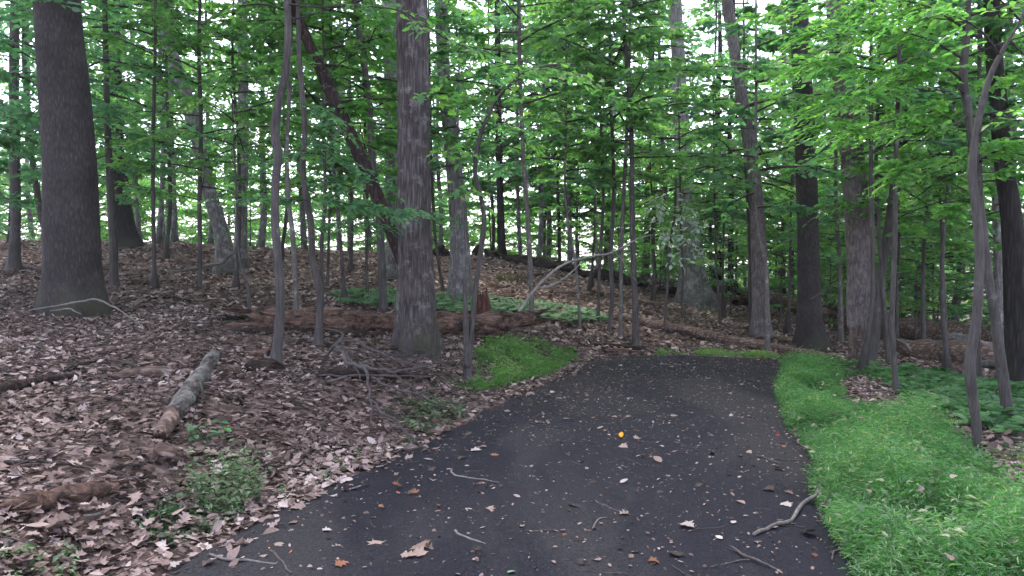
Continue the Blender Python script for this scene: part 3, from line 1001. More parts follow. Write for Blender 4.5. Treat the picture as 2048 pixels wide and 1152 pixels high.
# --- slender trees and saplings: name, label, points, depth, bark, top, crown, scale
SAP = [
    ('slender_tree', 'slim dark stem right beside the massive smooth-barked trunk', [(228, 579, 9), (227, 500, 8), (222, 400, 7.5), (215, 250, 6), (211, 80, 5), (209, 0, 5)], 15, 'bark_sapling', 9, 'u1', 1.1),
    ('crooked_sapling', 'crooked dark sapling with an elbow, rising from the mossy rotten lump', [(549, 737, 13), (556, 680, 11), (561, 600, 10.5), (556, 520, 10), (550, 440, 9.5), (551, 370, 9.5), (556, 310, 10), (550, 262, 11), (558, 200, 9), (570, 150, 8), (576, 80, 8), (575, 0, 8)], 8.5, 'bark_sapling', 6.5, 'u0', .7),
    ('slim_sapling', 'thin pale sapling standing just beyond the left part of the rotten log', [(593, 638, 6), (591, 560, 5), (584, 460, 5), (577, 400, 4.5), (574, 300, 4), (580, 150, 4), (582, 0, 4)], 12, 'bark_pale', 7, 'u2', .8),
    ('twin_sapling', 'wavy sapling standing in front of the left half of the rotten log', [(636, 688, 8), (640, 620, 7), (638, 570, 7.5), (625, 520, 7), (622, 450, 7), (612, 390, 6.5), (606, 330, 6), (610, 260, 5.5), (604, 180, 5), (598, 100, 5), (596, 0, 4)], 10, 'bark_sapling', 6.5, 'u4', .75),
    ('split_companion_sapling', 'thin stem close behind the wavy sapling at the log', [(646, 625, 4), (643, 560, 4), (644, 480, 4), (650, 400, 3.5), (648, 250, 3)], 13, 'bark_sapling', 7, 's0', 1.3),
    ('fern_edge_tree', 'slim grey tree at the edge of the ferns left of the furrowed trunk', [(767, 623, 9), (764, 560, 8), (760, 460, 7.5), (750, 380, 7), (745, 320, 7), (737, 200, 6), (727, 120, 6), (713, 30, 5.5), (709, 0, 5)], 13.5, 'bark_sapling', 9, 'u3', .95),
    ('lone_slope_sapling', 'thin upright sapling alone on the leafy slope right of the smooth-barked tree', [(399, 583, 5.5), (400, 500, 4.5), (399, 400, 4), (402, 250, 4), (398, 120, 3.5), (400, 0, 3)], 14.5, 'bark_sapling', 8, 'u0', .9),
    ('left_margin_tree', 'grey trunk near the left margin of the view, beyond the smooth-barked tree', [(28, 546, 13), (30, 480, 10), (31, 400, 9.5), (28, 200, 9), (30, 0, 8)], 17, 'bark_sapling', 11, 'u4', 1.3),
    ('left_leaning_tree', 'dim trunk leaning between the left margin trunk and the smooth-barked tree', [(100, 500, 7), (90, 460, 6), (80, 420, 6), (62, 300, 5), (50, 150, 5), (48, 0, 4)], 20, 'bark_sapling', 11, 'u1', 1.2),
    ('straight_thin_tree', 'straight thin grey tree rising behind the right end of the rotten log', [(1063, 628, 5.5), (1062, 560, 5), (1058, 480, 5), (1053, 400, 4.5), (1046, 300, 4), (1040, 150, 4), (1038, 0, 3.5)], 14.3, 'bark_pale', 9, 'u0', 1.0),
    ('bent_pale_sapling', 'thin bent pale sapling crossing the leaning bare branch', [(1160, 660, 3.2), (1157, 600, 3), (1153, 545, 3), (1146, 500, 3), (1137, 455, 2.8), (1130, 380, 2.5), (1132, 250, 2.2)], 14.8, 'bark_pale', 6, 's1', 1.4),
    ('row_sapling', 'first of four thin saplings near the far end of the asphalt', [(1196, 646, 3.8), (1198, 560, 3.4), (1203, 470, 3.2), (1206, 380, 3), (1200, 200, 3)], 15.8, 'bark_sapling', 7, 'u5', .8),
    ('row_sapling', 'second of four thin saplings near the far end of the asphalt', [(1219, 660, 4.6), (1224, 590, 4.2), (1222, 500, 4), (1228, 380, 3.8), (1222, 200, 3.5)], 15.2, 'bark_sapling', 7, 's0', 1.5),
    ('row_sapling', 'third of four thin saplings near the far end of the asphalt', [(1241, 675, 4.4), (1242, 590, 4), (1243, 500, 4), (1246, 410, 4), (1252, 300, 3.5), (1258, 150, 3)], 14.8, 'bark_pale', 7, 'u2', .85),
    ('row_sapling', 'thickest of four thin saplings near the far end of the asphalt', [(1271, 684, 7), (1270, 600, 6), (1266, 500, 5.5), (1264, 400, 5), (1262, 250, 4.5), (1250, 80, 4)], 14.4, 'bark_sapling', 8, 'u0', .95),
    ('curved_pale_sapling', 'pale thin stem curving up in front of the trunk with flaked bark patches', [(1536, 716, 5), (1535, 650, 4.4), (1534, 570, 4.2), (1530, 520, 4), (1518, 470, 3.6), (1513, 420, 3.4), (1512, 300, 3)], 14, 'bark_pale', 7, 's1', 1.5),
    ('side_sapling', 'dark thin stem hugging the left side of the flaked-bark trunk', [(1503, 668, 4), (1500, 600, 3.6), (1499, 500, 3.2), (1494, 380, 3), (1490, 250, 3)], 17.2, 'bark_sapling', 8, 's0', 1.6),
    ('pale_gap_sapling', 'pale slim stem in the gap between the dark mossy trunk and the peeling trunk', [(1681, 688, 6), (1681, 620, 4.6), (1679, 540, 4), (1676, 470, 3.6), (1672, 400, 3.4), (1672, 250, 3)], 17.5, 'bark_pale', 8, 'u1', .9),
    ('leaning_sapling', 'dark sapling leaning right out of the foot of the peeling trunk', [(1737, 724, 11), (1748, 680, 10), (1756, 610, 9.5), (1764, 540, 9), (1777, 460, 9), (1790, 370, 9), (1797, 320, 8.5), (1806, 230, 8), (1815, 130, 7), (1820, 0, 6)], 13.3, 'bark_sapling', 8, 'u3', .9),
    ('paired_sapling', 'dark thin stem just right of the sapling leaning from the peeling trunk', [(1777, 730, 5), (1771, 640, 4.6), (1764, 560, 4.2), (1757, 450, 4), (1752, 330, 3.8), (1756, 200, 3.4)], 13.2, 'bark_sapling', 7, 's0', 1.5),
    ('fern_bed_sapling', 'pale slim sapling rising from the litter patch at the edge of the fern bed', [(1793, 792, 6), (1788, 720, 5.4), (1784, 640, 5), (1787, 550, 5), (1790, 450, 4.6), (1792, 330, 4), (1796, 200, 4)], 9.8, 'bark_sapling', 6, 's1', 1.4),
    ('thin_log_sapling', 'very thin upright stem in front of the stacked fallen logs', [(1895, 732, 2.6), (1892, 660, 2.4), (1888, 560, 2.2), (1882, 450, 2), (1880, 350, 2)], 13.5, 'bark_sapling', 5, 's0', 1.0),
    ('wavy_pale_sapling', 'wavy pale sapling rooted in the grass bank', [(1957, 922, 10), (1953, 850, 10.5), (1943, 780, 12), (1940, 725, 13), (1948, 670, 11), (1956, 600, 11), (1959, 520, 11), (1956, 450, 10.5), (1950, 400, 10), (1944, 350, 9.5), (1950, 280, 8), (1964, 210, 7), (1985, 140, 6), (2018, 80, 4.5), (2045, 30, 3)], 6.0, 'bark_sapling', 4.6, None, 1),
    ('dark_bent_sapling', 'dark bent sapling just right of the wavy pale one', [(2016, 840, 12), (2008, 770, 12), (1998, 700, 11.5), (1988, 620, 11), (1974, 540, 11), (1966, 470, 10.5), (1958, 400, 10), (1948, 310, 10), (1936, 220, 9.5), (1926, 155, 9), (1932, 80, 8), (1936, 0, 7)], 8.2, 'bark_sapling', 5.5, 'u3', .6),
    ('pale_far_tree', 'pale trunk glimpsed behind the dark bent sapling on the right', [(2000, 690, 10), (1998, 560, 9), (1994, 430, 8.5), (1988, 320, 8), (1980, 200, 7.5), (1974, 0, 7)], 17, 'bark_grey', 12, 'u5', 1.2),
    ('right_back_sapling', 'thin brown stem between the two nearest saplings on the right', [(1957, 752, 7), (1953, 660, 6), (1958, 560, 5), (1964, 460, 4.5), (1960, 330, 4)], 11.5, 'bark_sapling', 6, 's1', 1.3),
    ('mid_left_sapling', 'thin stem left of the fern patch beside the small dark stub', [(655, 575, 3.5), (657, 500, 3), (660, 400, 3), (662, 250, 2.6)], 17, 'bark_sapling', 8, 'u5', .9),
    ('mid_left_sapling', 'thin stem rising inside the left end of the fern patch', [(735, 590, 3.5), (733, 520, 3), (735, 420, 3), (730, 250, 2.6)], 15.5, 'bark_sapling', 8, 'u2', .9),
    ('crossing_sapling', 'thin dark stem leaning beside the lichen-blotched trunk', [(886, 583, 3.6), (878, 530, 3.2), (870, 470, 3), (866, 400, 3), (862, 280, 2.6)], 17, 'bark_sapling', 8, 'u4', .9),
    ('white_sapling', 'thin whitish stem standing in front of the lichen-blotched trunk', [(908, 622, 3.4), (909, 560, 3.2), (909, 500, 3), (910, 420, 3), (914, 330, 2.6)], 14.4, 'bark_pale', 6, 's1', 1.2),
    ('slope_thin_sapling', 'short thin stem on the leafy slope beside the bleached fallen branch', [(500, 640, 4), (497, 580, 3.4), (488, 550, 3), (480, 520, 2.6), (476, 470, 2.2)], 11.8, 'bark_sapling', 4.5, 's0', .8),
    ('slope_small_sapling', 'small thin stem low on the slope under the spreading-base tree', [(1440, 640, 3), (1437, 590, 2.6), (1433, 540, 2.4), (1430, 450, 2)], 17.5, 'bark_sapling', 6, 's1', 1.3),
    ('slope_small_sapling', 'small thin stem in front of the wide dark tree base beyond the slope', [(1368, 645, 3), (1364, 600, 2.6), (1366, 540, 2.4), (1362, 450, 2)], 17.5, 'bark_sapling', 6, 's0', 1.3),
]
LIFT = {'crooked_sapling': 3.6, 'twin_sapling': 3.8, 'slim_sapling': 3.2, 'row_sapling': 2.0, 'straight_thin_tree': 1.8, 'fern_edge_tree': 1.5, 'fern_bed_sapling': 2.2, 'thin_log_sapling': 2.2, 'right_back_sapling': 2.0, 'dark_bent_sapling': 1.6, 'leaning_sapling': 1.3}
TR = {}
for nm, lab, pts, Y, mt, top, cr, cs in SAP:
    TR[lab] = tree(nm, lab, pts, Y, M[mt], top=top, crown=cr, flare=.5, seg=14, step=.07, amp=.07, cs=cs, cz=LIFT.get(nm, 1.6 if (cr or '')[:1] == 's' else .5),
                   group='four thin saplings near the end of the asphalt' if nm == 'row_sapling' else None)

# --- background wood: trunks on and behind the ridge, deeper to the right
rng = np.random.default_rng(21)


def plain_tree(name, label, group, x, y, h, r, crown, cs, mat, cat='tree', csz=None, cz=0.0):
    z = H(x, y)
    base = np.array([x, y, z])
    n = 7
    tt = np.linspace(0, 1, n)
    w = rng.normal(0, .05, (n, 2)).cumsum(0) * h * .14
    w[0] = 0
    C = np.stack([x + w[:, 0], y + w[:, 1], z - .2 + (h + .2) * tt, r * (1 - .6 * tt)], -1)
    C = catmull(C, .5)
    e = empty(name, tuple(base))
    tag(e, label, cat, group)
    m_b = MB()
    tube(m_b, C[:, :3], C[:, 3], 10, trunk_disp(rng.integers(90), .08, 0, .4, z, r))
    obj('trunk', m_b.mesh('trunk', M[mat], True, base), e)
    if crown:
        lf, br = CROWN[crown]
        o = tag(obj('branches', br, e), kind='stuff')
        o2 = tag(obj('crown', lf, e), kind='stuff')
        for k in (o, o2):
            k.location = (0, 0, cz)
            k.scale = (cs, cs, csz or cs)
            k.rotation_euler = (0, 0, rng.random() * 6.28)
        o2.rotation_euler = o.rotation_euler
    return e


# slim trees along the ridge crest, places read off the photograph (pixel column, depth)
for u, Y, r, lab in [(282, 27, .09, 'slim ridge tree nearest the black-based flared trunk'), (316, 26, .10, 'second slim ridge tree right of the black-based flared trunk'), (330, 29, .07, 'very thin ridge tree third from the black-based flared trunk'),
                     (350, 26, .12, 'ridge tree left of the lone slope sapling'), (420, 28, .10, 'slim ridge tree between the lone slope sapling and the forked tree'), (520, 27, .14, 'ridge tree between the pale grey trunk and the crooked sapling'),
                     (610, 28, .12, 'slim ridge tree seen between the crooked and wavy saplings'), (680, 27, .10, 'slim ridge tree above the left end of the fern patch'), (700, 30, .09, 'thin far ridge tree just left of the fern-edge tree'),
                     (880, 28, .09, 'slim ridge tree just left of the lichen-blotched trunk'), (1043, 28, .08, 'thin ridge tree left of the straight thin grey tree'), (1076, 27.5, .10, 'slim ridge tree right of the straight thin grey tree'),
                     (1092, 31, .07, 'very thin far ridge tree above the open leaf slope'), (1140, 28, .11, 'ridge tree behind the bent pale sapling'), (1160, 31, .08, 'thin far ridge tree right of the bent pale sapling'),
                     (1330, 27, .10, 'slim ridge tree behind the pale-leaved sapling'), (1290, 28, .14, 'ridge tree right of the four thin saplings'), (1210, 30, .12, 'ridge tree seen through the four thin saplings')]:
    x = (u - CX) / F * Y
    plain_tree('ridge_tree', lab, 'slim trees along the ridge', x, Y, rng.uniform(9, 13), r,
               'u%d' % rng.integers(6), rng.uniform(.9, 1.2), ['bark_pale', 'bark_grey'][rng.integers(2)], csz=rng.uniform(1.2, 1.7), cz=.6)
for u, Y, r, lab in [(1435, 28, .16, 'shaded trunk just right of the wide dark tree base'), (1462, 25, .10, 'slim shaded trunk left of the flaked-bark tree'), (1560, 27, .14, 'shaded trunk between the flaked-bark and dark mossy trunks'),
                     (1585, 22, .07, 'thin shaded stem close left of the dark mossy trunk'), (1755, 24, .12, 'shaded trunk behind the sapling leaning from the peeling trunk'), (1830, 22, .09, 'slim shaded trunk rising behind the pale stick and stacked logs'),
                     (1845, 27, .16, 'shaded far trunk above the great fallen trunk'), (1905, 24, .14, 'shaded trunk behind the silver-grey split log'), (2010, 22, .16, 'shaded trunk behind the dark bent sapling'), (1650, 30, .16, 'far shaded trunk in the gap right of the dark mossy trunk')]:
    x = (u - CX) / F * Y
    plain_tree('shaded_tree', lab, 'shaded trees beyond the fallen logs', x, Y, rng.uniform(9, 13), r,
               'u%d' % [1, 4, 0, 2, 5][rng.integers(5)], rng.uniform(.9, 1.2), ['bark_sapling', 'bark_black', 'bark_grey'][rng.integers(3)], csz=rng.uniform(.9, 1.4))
# the wood goes on behind
for k in range(32):
    Y = math.sqrt(rng.uniform(24 ** 2, 52 ** 2))
    x = rng.uniform(-.85, .85) * Y
    if x < -2 and rng.random() < .35:
        continue
    plain_tree('distant_tree', 'distant slim tree in the backlit wood behind the ridge', 'distant trees behind the ridge', x, Y, rng.uniform(10, 15), rng.uniform(.05, .14),
               'u%d' % rng.integers(6), rng.uniform(1.15, 1.55), ['bark_pale', 'bark_grey'][rng.integers(2)], csz=rng.uniform(1.3, 2.0), cz=.8)
for k in range(30):
    Y = rng.uniform(30, 36)
    x = (k + rng.random()) / 30 * 2 * .8 * Y - .8 * Y
    plain_tree('edge_shrub', 'bright leafy shrub just behind the crest of the ridge', 'leafy shrubs behind the ridge crest', x, Y, 2.2, .03, 'b%d' % rng.integers(3), rng.uniform(.9, 1.4), 'bark_sapling', cat='shrub')
for k in range(26):
    Y = rng.uniform(38, 46)
    x = (k + rng.random()) / 26 * 2 * .8 * Y - .8 * Y
    plain_tree('tall_edge_shrub', 'tall bright shrub at the open far edge of the wood', 'tall shrubs along the far edge of the wood', x, Y, 3.5, .05, 'b%d' % rng.integers(3), rng.uniform(1.4, 2.0), 'bark_sapling', cat='shrub')
# low understorey shrubs under the right-hand trees
for u, Y, cs in [(1320, 23, .55), (1460, 21, .7), (1560, 20, .8), (1600, 23, .9), (1660, 21, .7), (1760, 20, .9), (1830, 18.5, .85), (1880, 20, .9), (1960, 18, .8), (2040, 20, 1.0), (1420, 27, .9), (1700, 26, 1.1)]:
    x = (u - CX) / F * Y
    plain_tree('understorey_shrub', 'dim leafy shrub in the shade behind the fallen logs', 'dim shrubs behind the fallen logs', x, Y, 2.0, .025, ['b2', 's0', 's1', 'b2'][rng.integers(4)], cs * 1.2, 'bark_sapling', cat='shrub')
for u, Y in [(980, 28.5), (1080, 29.5), (1160, 28.5), (1240, 28), (1310, 27.5), (1400, 27), (1475, 25), (1550, 24.5), (1640, 24), (1720, 23.5), (1800, 22), (1870, 21), (1950, 20.5), (2030, 19.5), (500, 29), (620, 29.5), (740, 29), (860, 29.5), (90, 26), (20, 23)]:
    x = (u - CX) / F * Y
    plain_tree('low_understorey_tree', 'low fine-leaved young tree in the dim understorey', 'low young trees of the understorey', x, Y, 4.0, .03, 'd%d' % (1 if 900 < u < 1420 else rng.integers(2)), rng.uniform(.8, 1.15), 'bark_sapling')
# understorey trees that fill the middle distance
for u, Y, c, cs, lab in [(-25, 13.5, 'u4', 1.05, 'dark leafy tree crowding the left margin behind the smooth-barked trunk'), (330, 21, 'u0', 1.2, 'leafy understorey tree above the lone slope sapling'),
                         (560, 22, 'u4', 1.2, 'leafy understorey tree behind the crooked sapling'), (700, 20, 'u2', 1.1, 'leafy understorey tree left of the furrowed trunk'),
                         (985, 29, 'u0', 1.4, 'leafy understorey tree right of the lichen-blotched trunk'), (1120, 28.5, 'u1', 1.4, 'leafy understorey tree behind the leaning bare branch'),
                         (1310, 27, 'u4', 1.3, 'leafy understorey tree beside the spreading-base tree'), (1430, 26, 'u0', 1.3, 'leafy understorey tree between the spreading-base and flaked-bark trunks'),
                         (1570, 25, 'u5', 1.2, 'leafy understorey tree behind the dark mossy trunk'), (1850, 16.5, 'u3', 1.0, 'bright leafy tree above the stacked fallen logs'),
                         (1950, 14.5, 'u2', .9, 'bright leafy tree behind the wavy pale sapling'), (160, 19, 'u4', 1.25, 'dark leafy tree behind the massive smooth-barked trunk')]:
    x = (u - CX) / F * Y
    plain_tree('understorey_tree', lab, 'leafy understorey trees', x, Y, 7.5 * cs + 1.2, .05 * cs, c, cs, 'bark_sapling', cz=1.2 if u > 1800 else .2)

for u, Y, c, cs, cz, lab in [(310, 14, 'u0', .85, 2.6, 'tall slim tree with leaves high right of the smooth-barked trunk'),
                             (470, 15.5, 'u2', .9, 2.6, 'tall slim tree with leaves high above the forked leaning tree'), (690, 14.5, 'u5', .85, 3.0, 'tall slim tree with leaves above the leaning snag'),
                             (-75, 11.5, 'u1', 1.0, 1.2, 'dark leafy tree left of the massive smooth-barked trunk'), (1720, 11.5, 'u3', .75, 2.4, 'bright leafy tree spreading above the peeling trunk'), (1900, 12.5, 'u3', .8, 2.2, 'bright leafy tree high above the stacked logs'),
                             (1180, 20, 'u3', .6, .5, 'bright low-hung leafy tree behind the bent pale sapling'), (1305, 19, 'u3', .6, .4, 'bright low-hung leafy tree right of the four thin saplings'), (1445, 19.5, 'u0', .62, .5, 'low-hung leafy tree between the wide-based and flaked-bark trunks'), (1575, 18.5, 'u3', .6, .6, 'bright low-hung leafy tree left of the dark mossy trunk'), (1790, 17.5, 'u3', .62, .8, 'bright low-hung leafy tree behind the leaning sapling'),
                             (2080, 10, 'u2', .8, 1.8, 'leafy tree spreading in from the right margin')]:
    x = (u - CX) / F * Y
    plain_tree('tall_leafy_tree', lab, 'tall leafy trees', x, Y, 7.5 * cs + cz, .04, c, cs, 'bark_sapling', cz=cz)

# ------------------------------------------------------------------ near branches with readable leaves
LEAFSINGLE = {}


def single_leaf(kind, mat, seed):
    key = (kind, mat, seed)
    if key not in LEAFSINGLE:
        r = np.random.default_rng(seed)
        m_b = MB()
        tpl = {'maple': TMAPLE, 'oak': TOAK, 'oval': TOVAL}[kind]
        leaves(m_b, [[0, 0, 0]], [[1, 0, 0]], [[0, 0, 1]], 1.0, {'maple': 1.0, 'oak': 1.0, 'oval': .62}[kind], tpl, fold=r.uniform(.05, .4), curl=r.uniform(.0, .3), rnd=np.array([r.random()]), twist=np.array([r.normal(0, .5)]))
        LEAFSINGLE[key] = m_b.mesh('leaf', M[mat])
    return LEAFSINGLE[key]


def near_branch(owner, paths, mat, leaf=.1, tw=9, m=8, seed=1, parts=0, kind='oval', r0=.012, twl=(.18, .42), tpl=T4, gap=.15, pmat=None, tilt=.35, droop=.3):
    """paths: list of [(u,v,Y)...]; adds a branch and its leaves as parts of the tree owner"""
    e, base, _ = owner
    r = np.random.default_rng(seed)
    mbB, mbL = MB(), MB()
    for pth in paths:
        C = catmull(np.array([at(*p) for p in pth]), .06)
        n = len(C)
        tube(mbB, C, np.linspace(r0, r0 * .25, n), 5, cap=False)
        k = max(1, int(tw * n * .06))
        ii = (gap * n + (1 - gap) * n * r.random(k)).astype(int).clip(0, n - 2)
        T = norm(C[ii + 1] - C[ii])
        az = np.where(np.arange(k) % 2 == 0, 1, -1) * r.uniform(.4, 1.3, k)
        ca, sa = np.cos(az), np.sin(az)
        D = np.stack([T[:, 0] * ca - T[:, 1] * sa, T[:, 0] * sa + T[:, 1] * ca, T[:, 2] * .4 + r.normal(0, .15, k)], -1)
        emit_twigs(mbL, mbB, C[ii], norm(D), r.uniform(*twl, k), r, m=m, leaf=leaf, tpl=tpl, stems=True, tilt=tilt, droop=droop)
        if parts:
            for q in range(parts // len(paths)):
                i = int(r.uniform(gap, 1) * (n - 1))
                p = C[i] + r.normal(0, .10, 3) - base
                o = obj('leaf', single_leaf(kind, pmat or mat, int(r.integers(6))), e, tuple(p))
                sz = leaf * r.uniform(.85, 1.25)
                o.scale = (sz, sz, sz)
                o.rotation_euler = (r.normal(0, .4), r.normal(.25, .35), r.uniform(0, 6.28))
    tag(obj('branches', mbB.mesh('branches', M['branch'], True, base), e), kind='stuff')
    tag(obj('foliage', mbL.mesh('foliage', M[mat], False, base), e), kind='stuff')


crooked = TR['crooked dark sapling with an elbow, rising from the mossy rotten lump']
near_branch(crooked, [[(575, 8, 8.5), (640, 14, 8.2), (720, 12, 7.9), (800, 22, 7.6), (853, 52, 7.4), (900, 82, 7.2), (960, 105, 7.0)],
                      [(572, 20, 8.5), (520, 8, 8.4), (450, 18, 8.3), (420, 30, 8.2)],
                      [(576, 40, 8.5), (620, 30, 8.7), (700, 6, 9), (760, -10, 9.2)]], 'leaf_mid', leaf=.085, tw=7, seed=11, r0=.014, gap=.35)
near_branch(TR['wavy sapling standing in front of the left half of the rotten log'],
            [[(606, 250, 10), (650, 300, 9.6), (700, 335, 9.3), (735, 360, 9.1)], [(612, 330, 10), (660, 360, 9.5), (710, 395, 9.2), (760, 415, 9.0)],
             [(614, 380, 10), (680, 405, 9.4), (760, 415, 9.1), (840, 425, 8.8), (900, 435, 8.7)], [(610, 300, 10), (580, 310, 9.7), (540, 330, 9.5)],
             [(616, 400, 10), (590, 400, 9.7), (520, 395, 9.5), (450, 395, 9.3)], [(606, 210, 10), (650, 230, 9.6), (690, 270, 9.4)], [(640, 470, 10), (690, 440, 9.6), (760, 450, 9.4)]], 'leaf_dark', leaf=.085, tw=16, m=9, seed=12, r0=.008, twl=(.2, .5), parts=60, pmat='leaf_dark')
# arching sapling in front of the rotten log
arch = tree('arching_sapling', 'thin dark twin-stemmed sapling arching right, rooted beside the bright grass clump',
            [(934, 752, 10), (940, 690, 7), (945, 640, 6.2), (952, 570, 5.8), (962, 500, 6.5), (968, 440, 6), (962, 395, 5.5), (950, 345, 5.2), (956, 290, 5), (972, 240, 4.6), (1000, 190, 4.2), (1045, 152, 3.8), (1090, 132, 3.2), (1150, 128, 2.4)],
            9.8, M['bark_sapling'], flare=.2, seg=10, step=.05, amp=.08)
m_b = MB()
C2 = catmull(np.array([[*at(935, 735, 9.78), .045], [*at(932, 660, 9.75), .038], [*at(930, 600, 9.7), .028], [*at(928, 545, 9.65), .02]]), .05)
tube(m_b, C2[:, :3], C2[:, 3], 8)
tag(obj('dead_stem', m_b.mesh('dead_stem', M['bark_sapling'], True, arch[1]), arch[0]), 'broken thin second stem')
near_branch(arch, [[(1040, 155, 9.8), (1030, 130, 9.7), (1000, 132, 9.6), (960, 140, 9.5), (910, 130, 9.3)], [(985, 215, 9.8), (1010, 180, 9.6), (1060, 140, 9.3), (1150, 150, 9)],
                   [(966, 250, 9.8), (940, 215, 9.5), (900, 200, 9.2), (860, 180, 9.0)], [(952, 320, 9.8), (920, 310, 9.5), (890, 300, 9.3)], [(960, 270, 9.8), (1020, 240, 9.6), (1080, 230, 9.4), (1150, 225, 9.2)],
                   [(965, 395, 9.8), (930, 380, 9.5), (890, 385, 9.3)], [(1090, 132, 9.8), (1160, 150, 9.6), (1230, 200, 9.4)]],
            'leaf_mid', leaf=.10, tw=9, seed=13, parts=100, kind='maple', pmat='leaf_bright', r0=.008)
# overhanging bright branches on the right
dark_bent = TR['dark bent sapling just right of the wavy pale one']
near_branch(dark_bent, [[(1926, 160, 8.2), (1880, 130, 8.0), (1820, 135, 7.8), (1750, 140, 7.6), (1680, 120, 7.4), (1610, 130, 7.2)],
                        [(1930, 120, 8.2), (1860, 80, 8), (1780, 60, 7.8), (1690, 70, 7.5), (1620, 60, 7.3)],
                        [(1880, 132, 8), (1820, 160, 7.8), (1760, 190, 7.5), (1690, 200, 7.2), (1640, 215, 7.1)],
                        [(1940, 230, 8.2), (1880, 260, 8.0), (1800, 240, 7.8), (1720, 260, 7.6), (1640, 250, 7.4)],
                        [(1935, 60, 8.2), (1870, 20, 8), (1800, 0, 7.8), (1720, 10, 7.6), (1640, -10, 7.4)],
                        [(1950, 330, 8.2), (2000, 300, 8), (2048, 310, 7.8), (2100, 300, 7.6)],
                        [(1950, 300, 8.2), (1900, 330, 8.1), (1840, 340, 8.0), (1790, 360, 7.9)]],
            'leaf_bright', leaf=.072, tw=38, m=9, seed=14, parts=120, kind='oval', pmat='leaf_bright', r0=.016, twl=(.2, .5))
wavy = TR['wavy pale sapling rooted in the grass bank']
near_branch(wavy, [[(2000, 110, 6), (1960, 60, 5.9), (1900, 30, 5.8), (1830, 20, 5.7)], [(2020, 80, 6), (2060, 120, 5.9), (2120, 160, 5.8)], [(1950, 280, 6), (2000, 230, 5.9), (2060, 210, 5.8), (2120, 200, 5.7)],
                   [(2040, 40, 6), (2000, 0, 5.9), (1950, -20, 5.8)]], 'leaf_bright', leaf=.075, tw=14, m=8, seed=15, r0=.01)
near_branch(TR['dark sapling leaning right out of the foot of the peeling trunk'],
            [[(1793, 345, 13.3), (1760, 300, 13.1), (1720, 270, 12.9), (1680, 240, 12.6)], [(1800, 290, 13.3), (1840, 250, 13.1), (1900, 230, 12.9)], [(1806, 230, 13.3), (1740, 210, 13), (1660, 190, 12.6)],
             [(1797, 320, 13.3), (1860, 360, 13), (1930, 380, 12.6)], [(1780, 440, 13.3), (1850, 430, 13), (1930, 420, 12.7)], [(1785, 400, 13.3), (1720, 400, 13), (1660, 420, 12.8)]],
            'leaf_mid', leaf=.10, tw=16, m=9, seed=16, r0=.016, twl=(.25, .6))
# silver-leaved climber hanging by the spreading-base tree
pale = tree('pale_leaved_sapling', 'slim sapling hung with pale silvery leaves beside the leafy slope', [(1330, 640, 3), (1336, 560, 2.8), (1342, 480, 2.6), (1350, 420, 2.4), (1352, 360, 2)], 16, M['bark_sapling'], flare=.1, seg=8, step=.06)
near_branch(pale, [[(1345, 370, 16), (1320, 410, 15.8), (1312, 450, 15.6)], [(1350, 380, 16), (1365, 420, 15.7), (1390, 460, 15.5)], [(1346, 440, 16), (1340, 480, 15.7), (1355, 520, 15.5)], [(1346, 460, 16), (1375, 480, 15.6), (1395, 510, 15.4)]],
            'leaf_pale', leaf=.12, tw=8, m=6, seed=17, parts=90, kind='oval', pmat='leaf_pale', r0=.006, tilt=.8)

# ------------------------------------------------------------------ fallen wood
def log_mesh(pts, mat, seg=20, step=.06, rough=.22, jag=.18, freq=4.0, flat=1.0):
    """pts: world (x,y,z,r)"""
    C = catmull(np.array(pts, float), step)
    m_b = MB()
    tube(m_b, C[:, :3], C[:, 3], seg, lambda th, P: 1 + rough * fbm(P.reshape(-1, 3) * freq, 3).reshape(th.shape))
    n = len(C)
    V = m_b.v[0]
    T = norm(C[-1, :3] - C[-2, :3])
    T0 = norm(C[1, :3] - C[0, :3])
    rr = np.random.default_rng(int(abs(C[0, 0] * 1000)) + n)
    V[(n - 1) * seg:n * seg] += T * (rr.normal(0, 1, seg) * jag * C[-1, 3] * 3)[:, None]
    V[:seg] += T0 * (rr.normal(0, 1, seg) * jag * C[0, 3] * 3)[:, None]
    V[n * seg] += T0 * C[0, 3] * .8
    V[n * seg + 1] -= T * C[-1, 3] * .8
    return m_b.mesh('log', mat, True, C[n // 2, :3]), C[n // 2, :3]


def on_ground(px, r, lift=.6):
    """px: (u,v) on the ground line; lays a log of radius r through them"""
    out = []
    rs = r if isinstance(r, (list, tuple)) else [r] * len(px)
    for (u, v), q in zip(px, rs):
        g = ground(u, v)
        out.append((g[0], g[1], g[2] + q * lift, q))
    return out


def px_line(px, Y0, Y1, r, mn=.3):
    out = []
    n = len(px)
    rs = r if isinstance(r, (list, tuple)) else list(np.linspace(r, r * .45, n))
    for k, (u, v) in enumerate(px):
        Y = Y0 + (Y1 - Y0) * k / max(1, n - 1)
        p = at(u, v, Y)
        p[2] = max(p[2], H(p[0], p[1]) + rs[k] * mn)
        out.append((*p, rs[k]))
    return out


def log(name, label, pts, mat, group=None, cat='log', **kw):
    me, o_ = log_mesh(pts, M[mat], **kw)
    me.name = name
    o = obj(name, me, None, tuple(o_))
    return tag(o, label, cat, group)


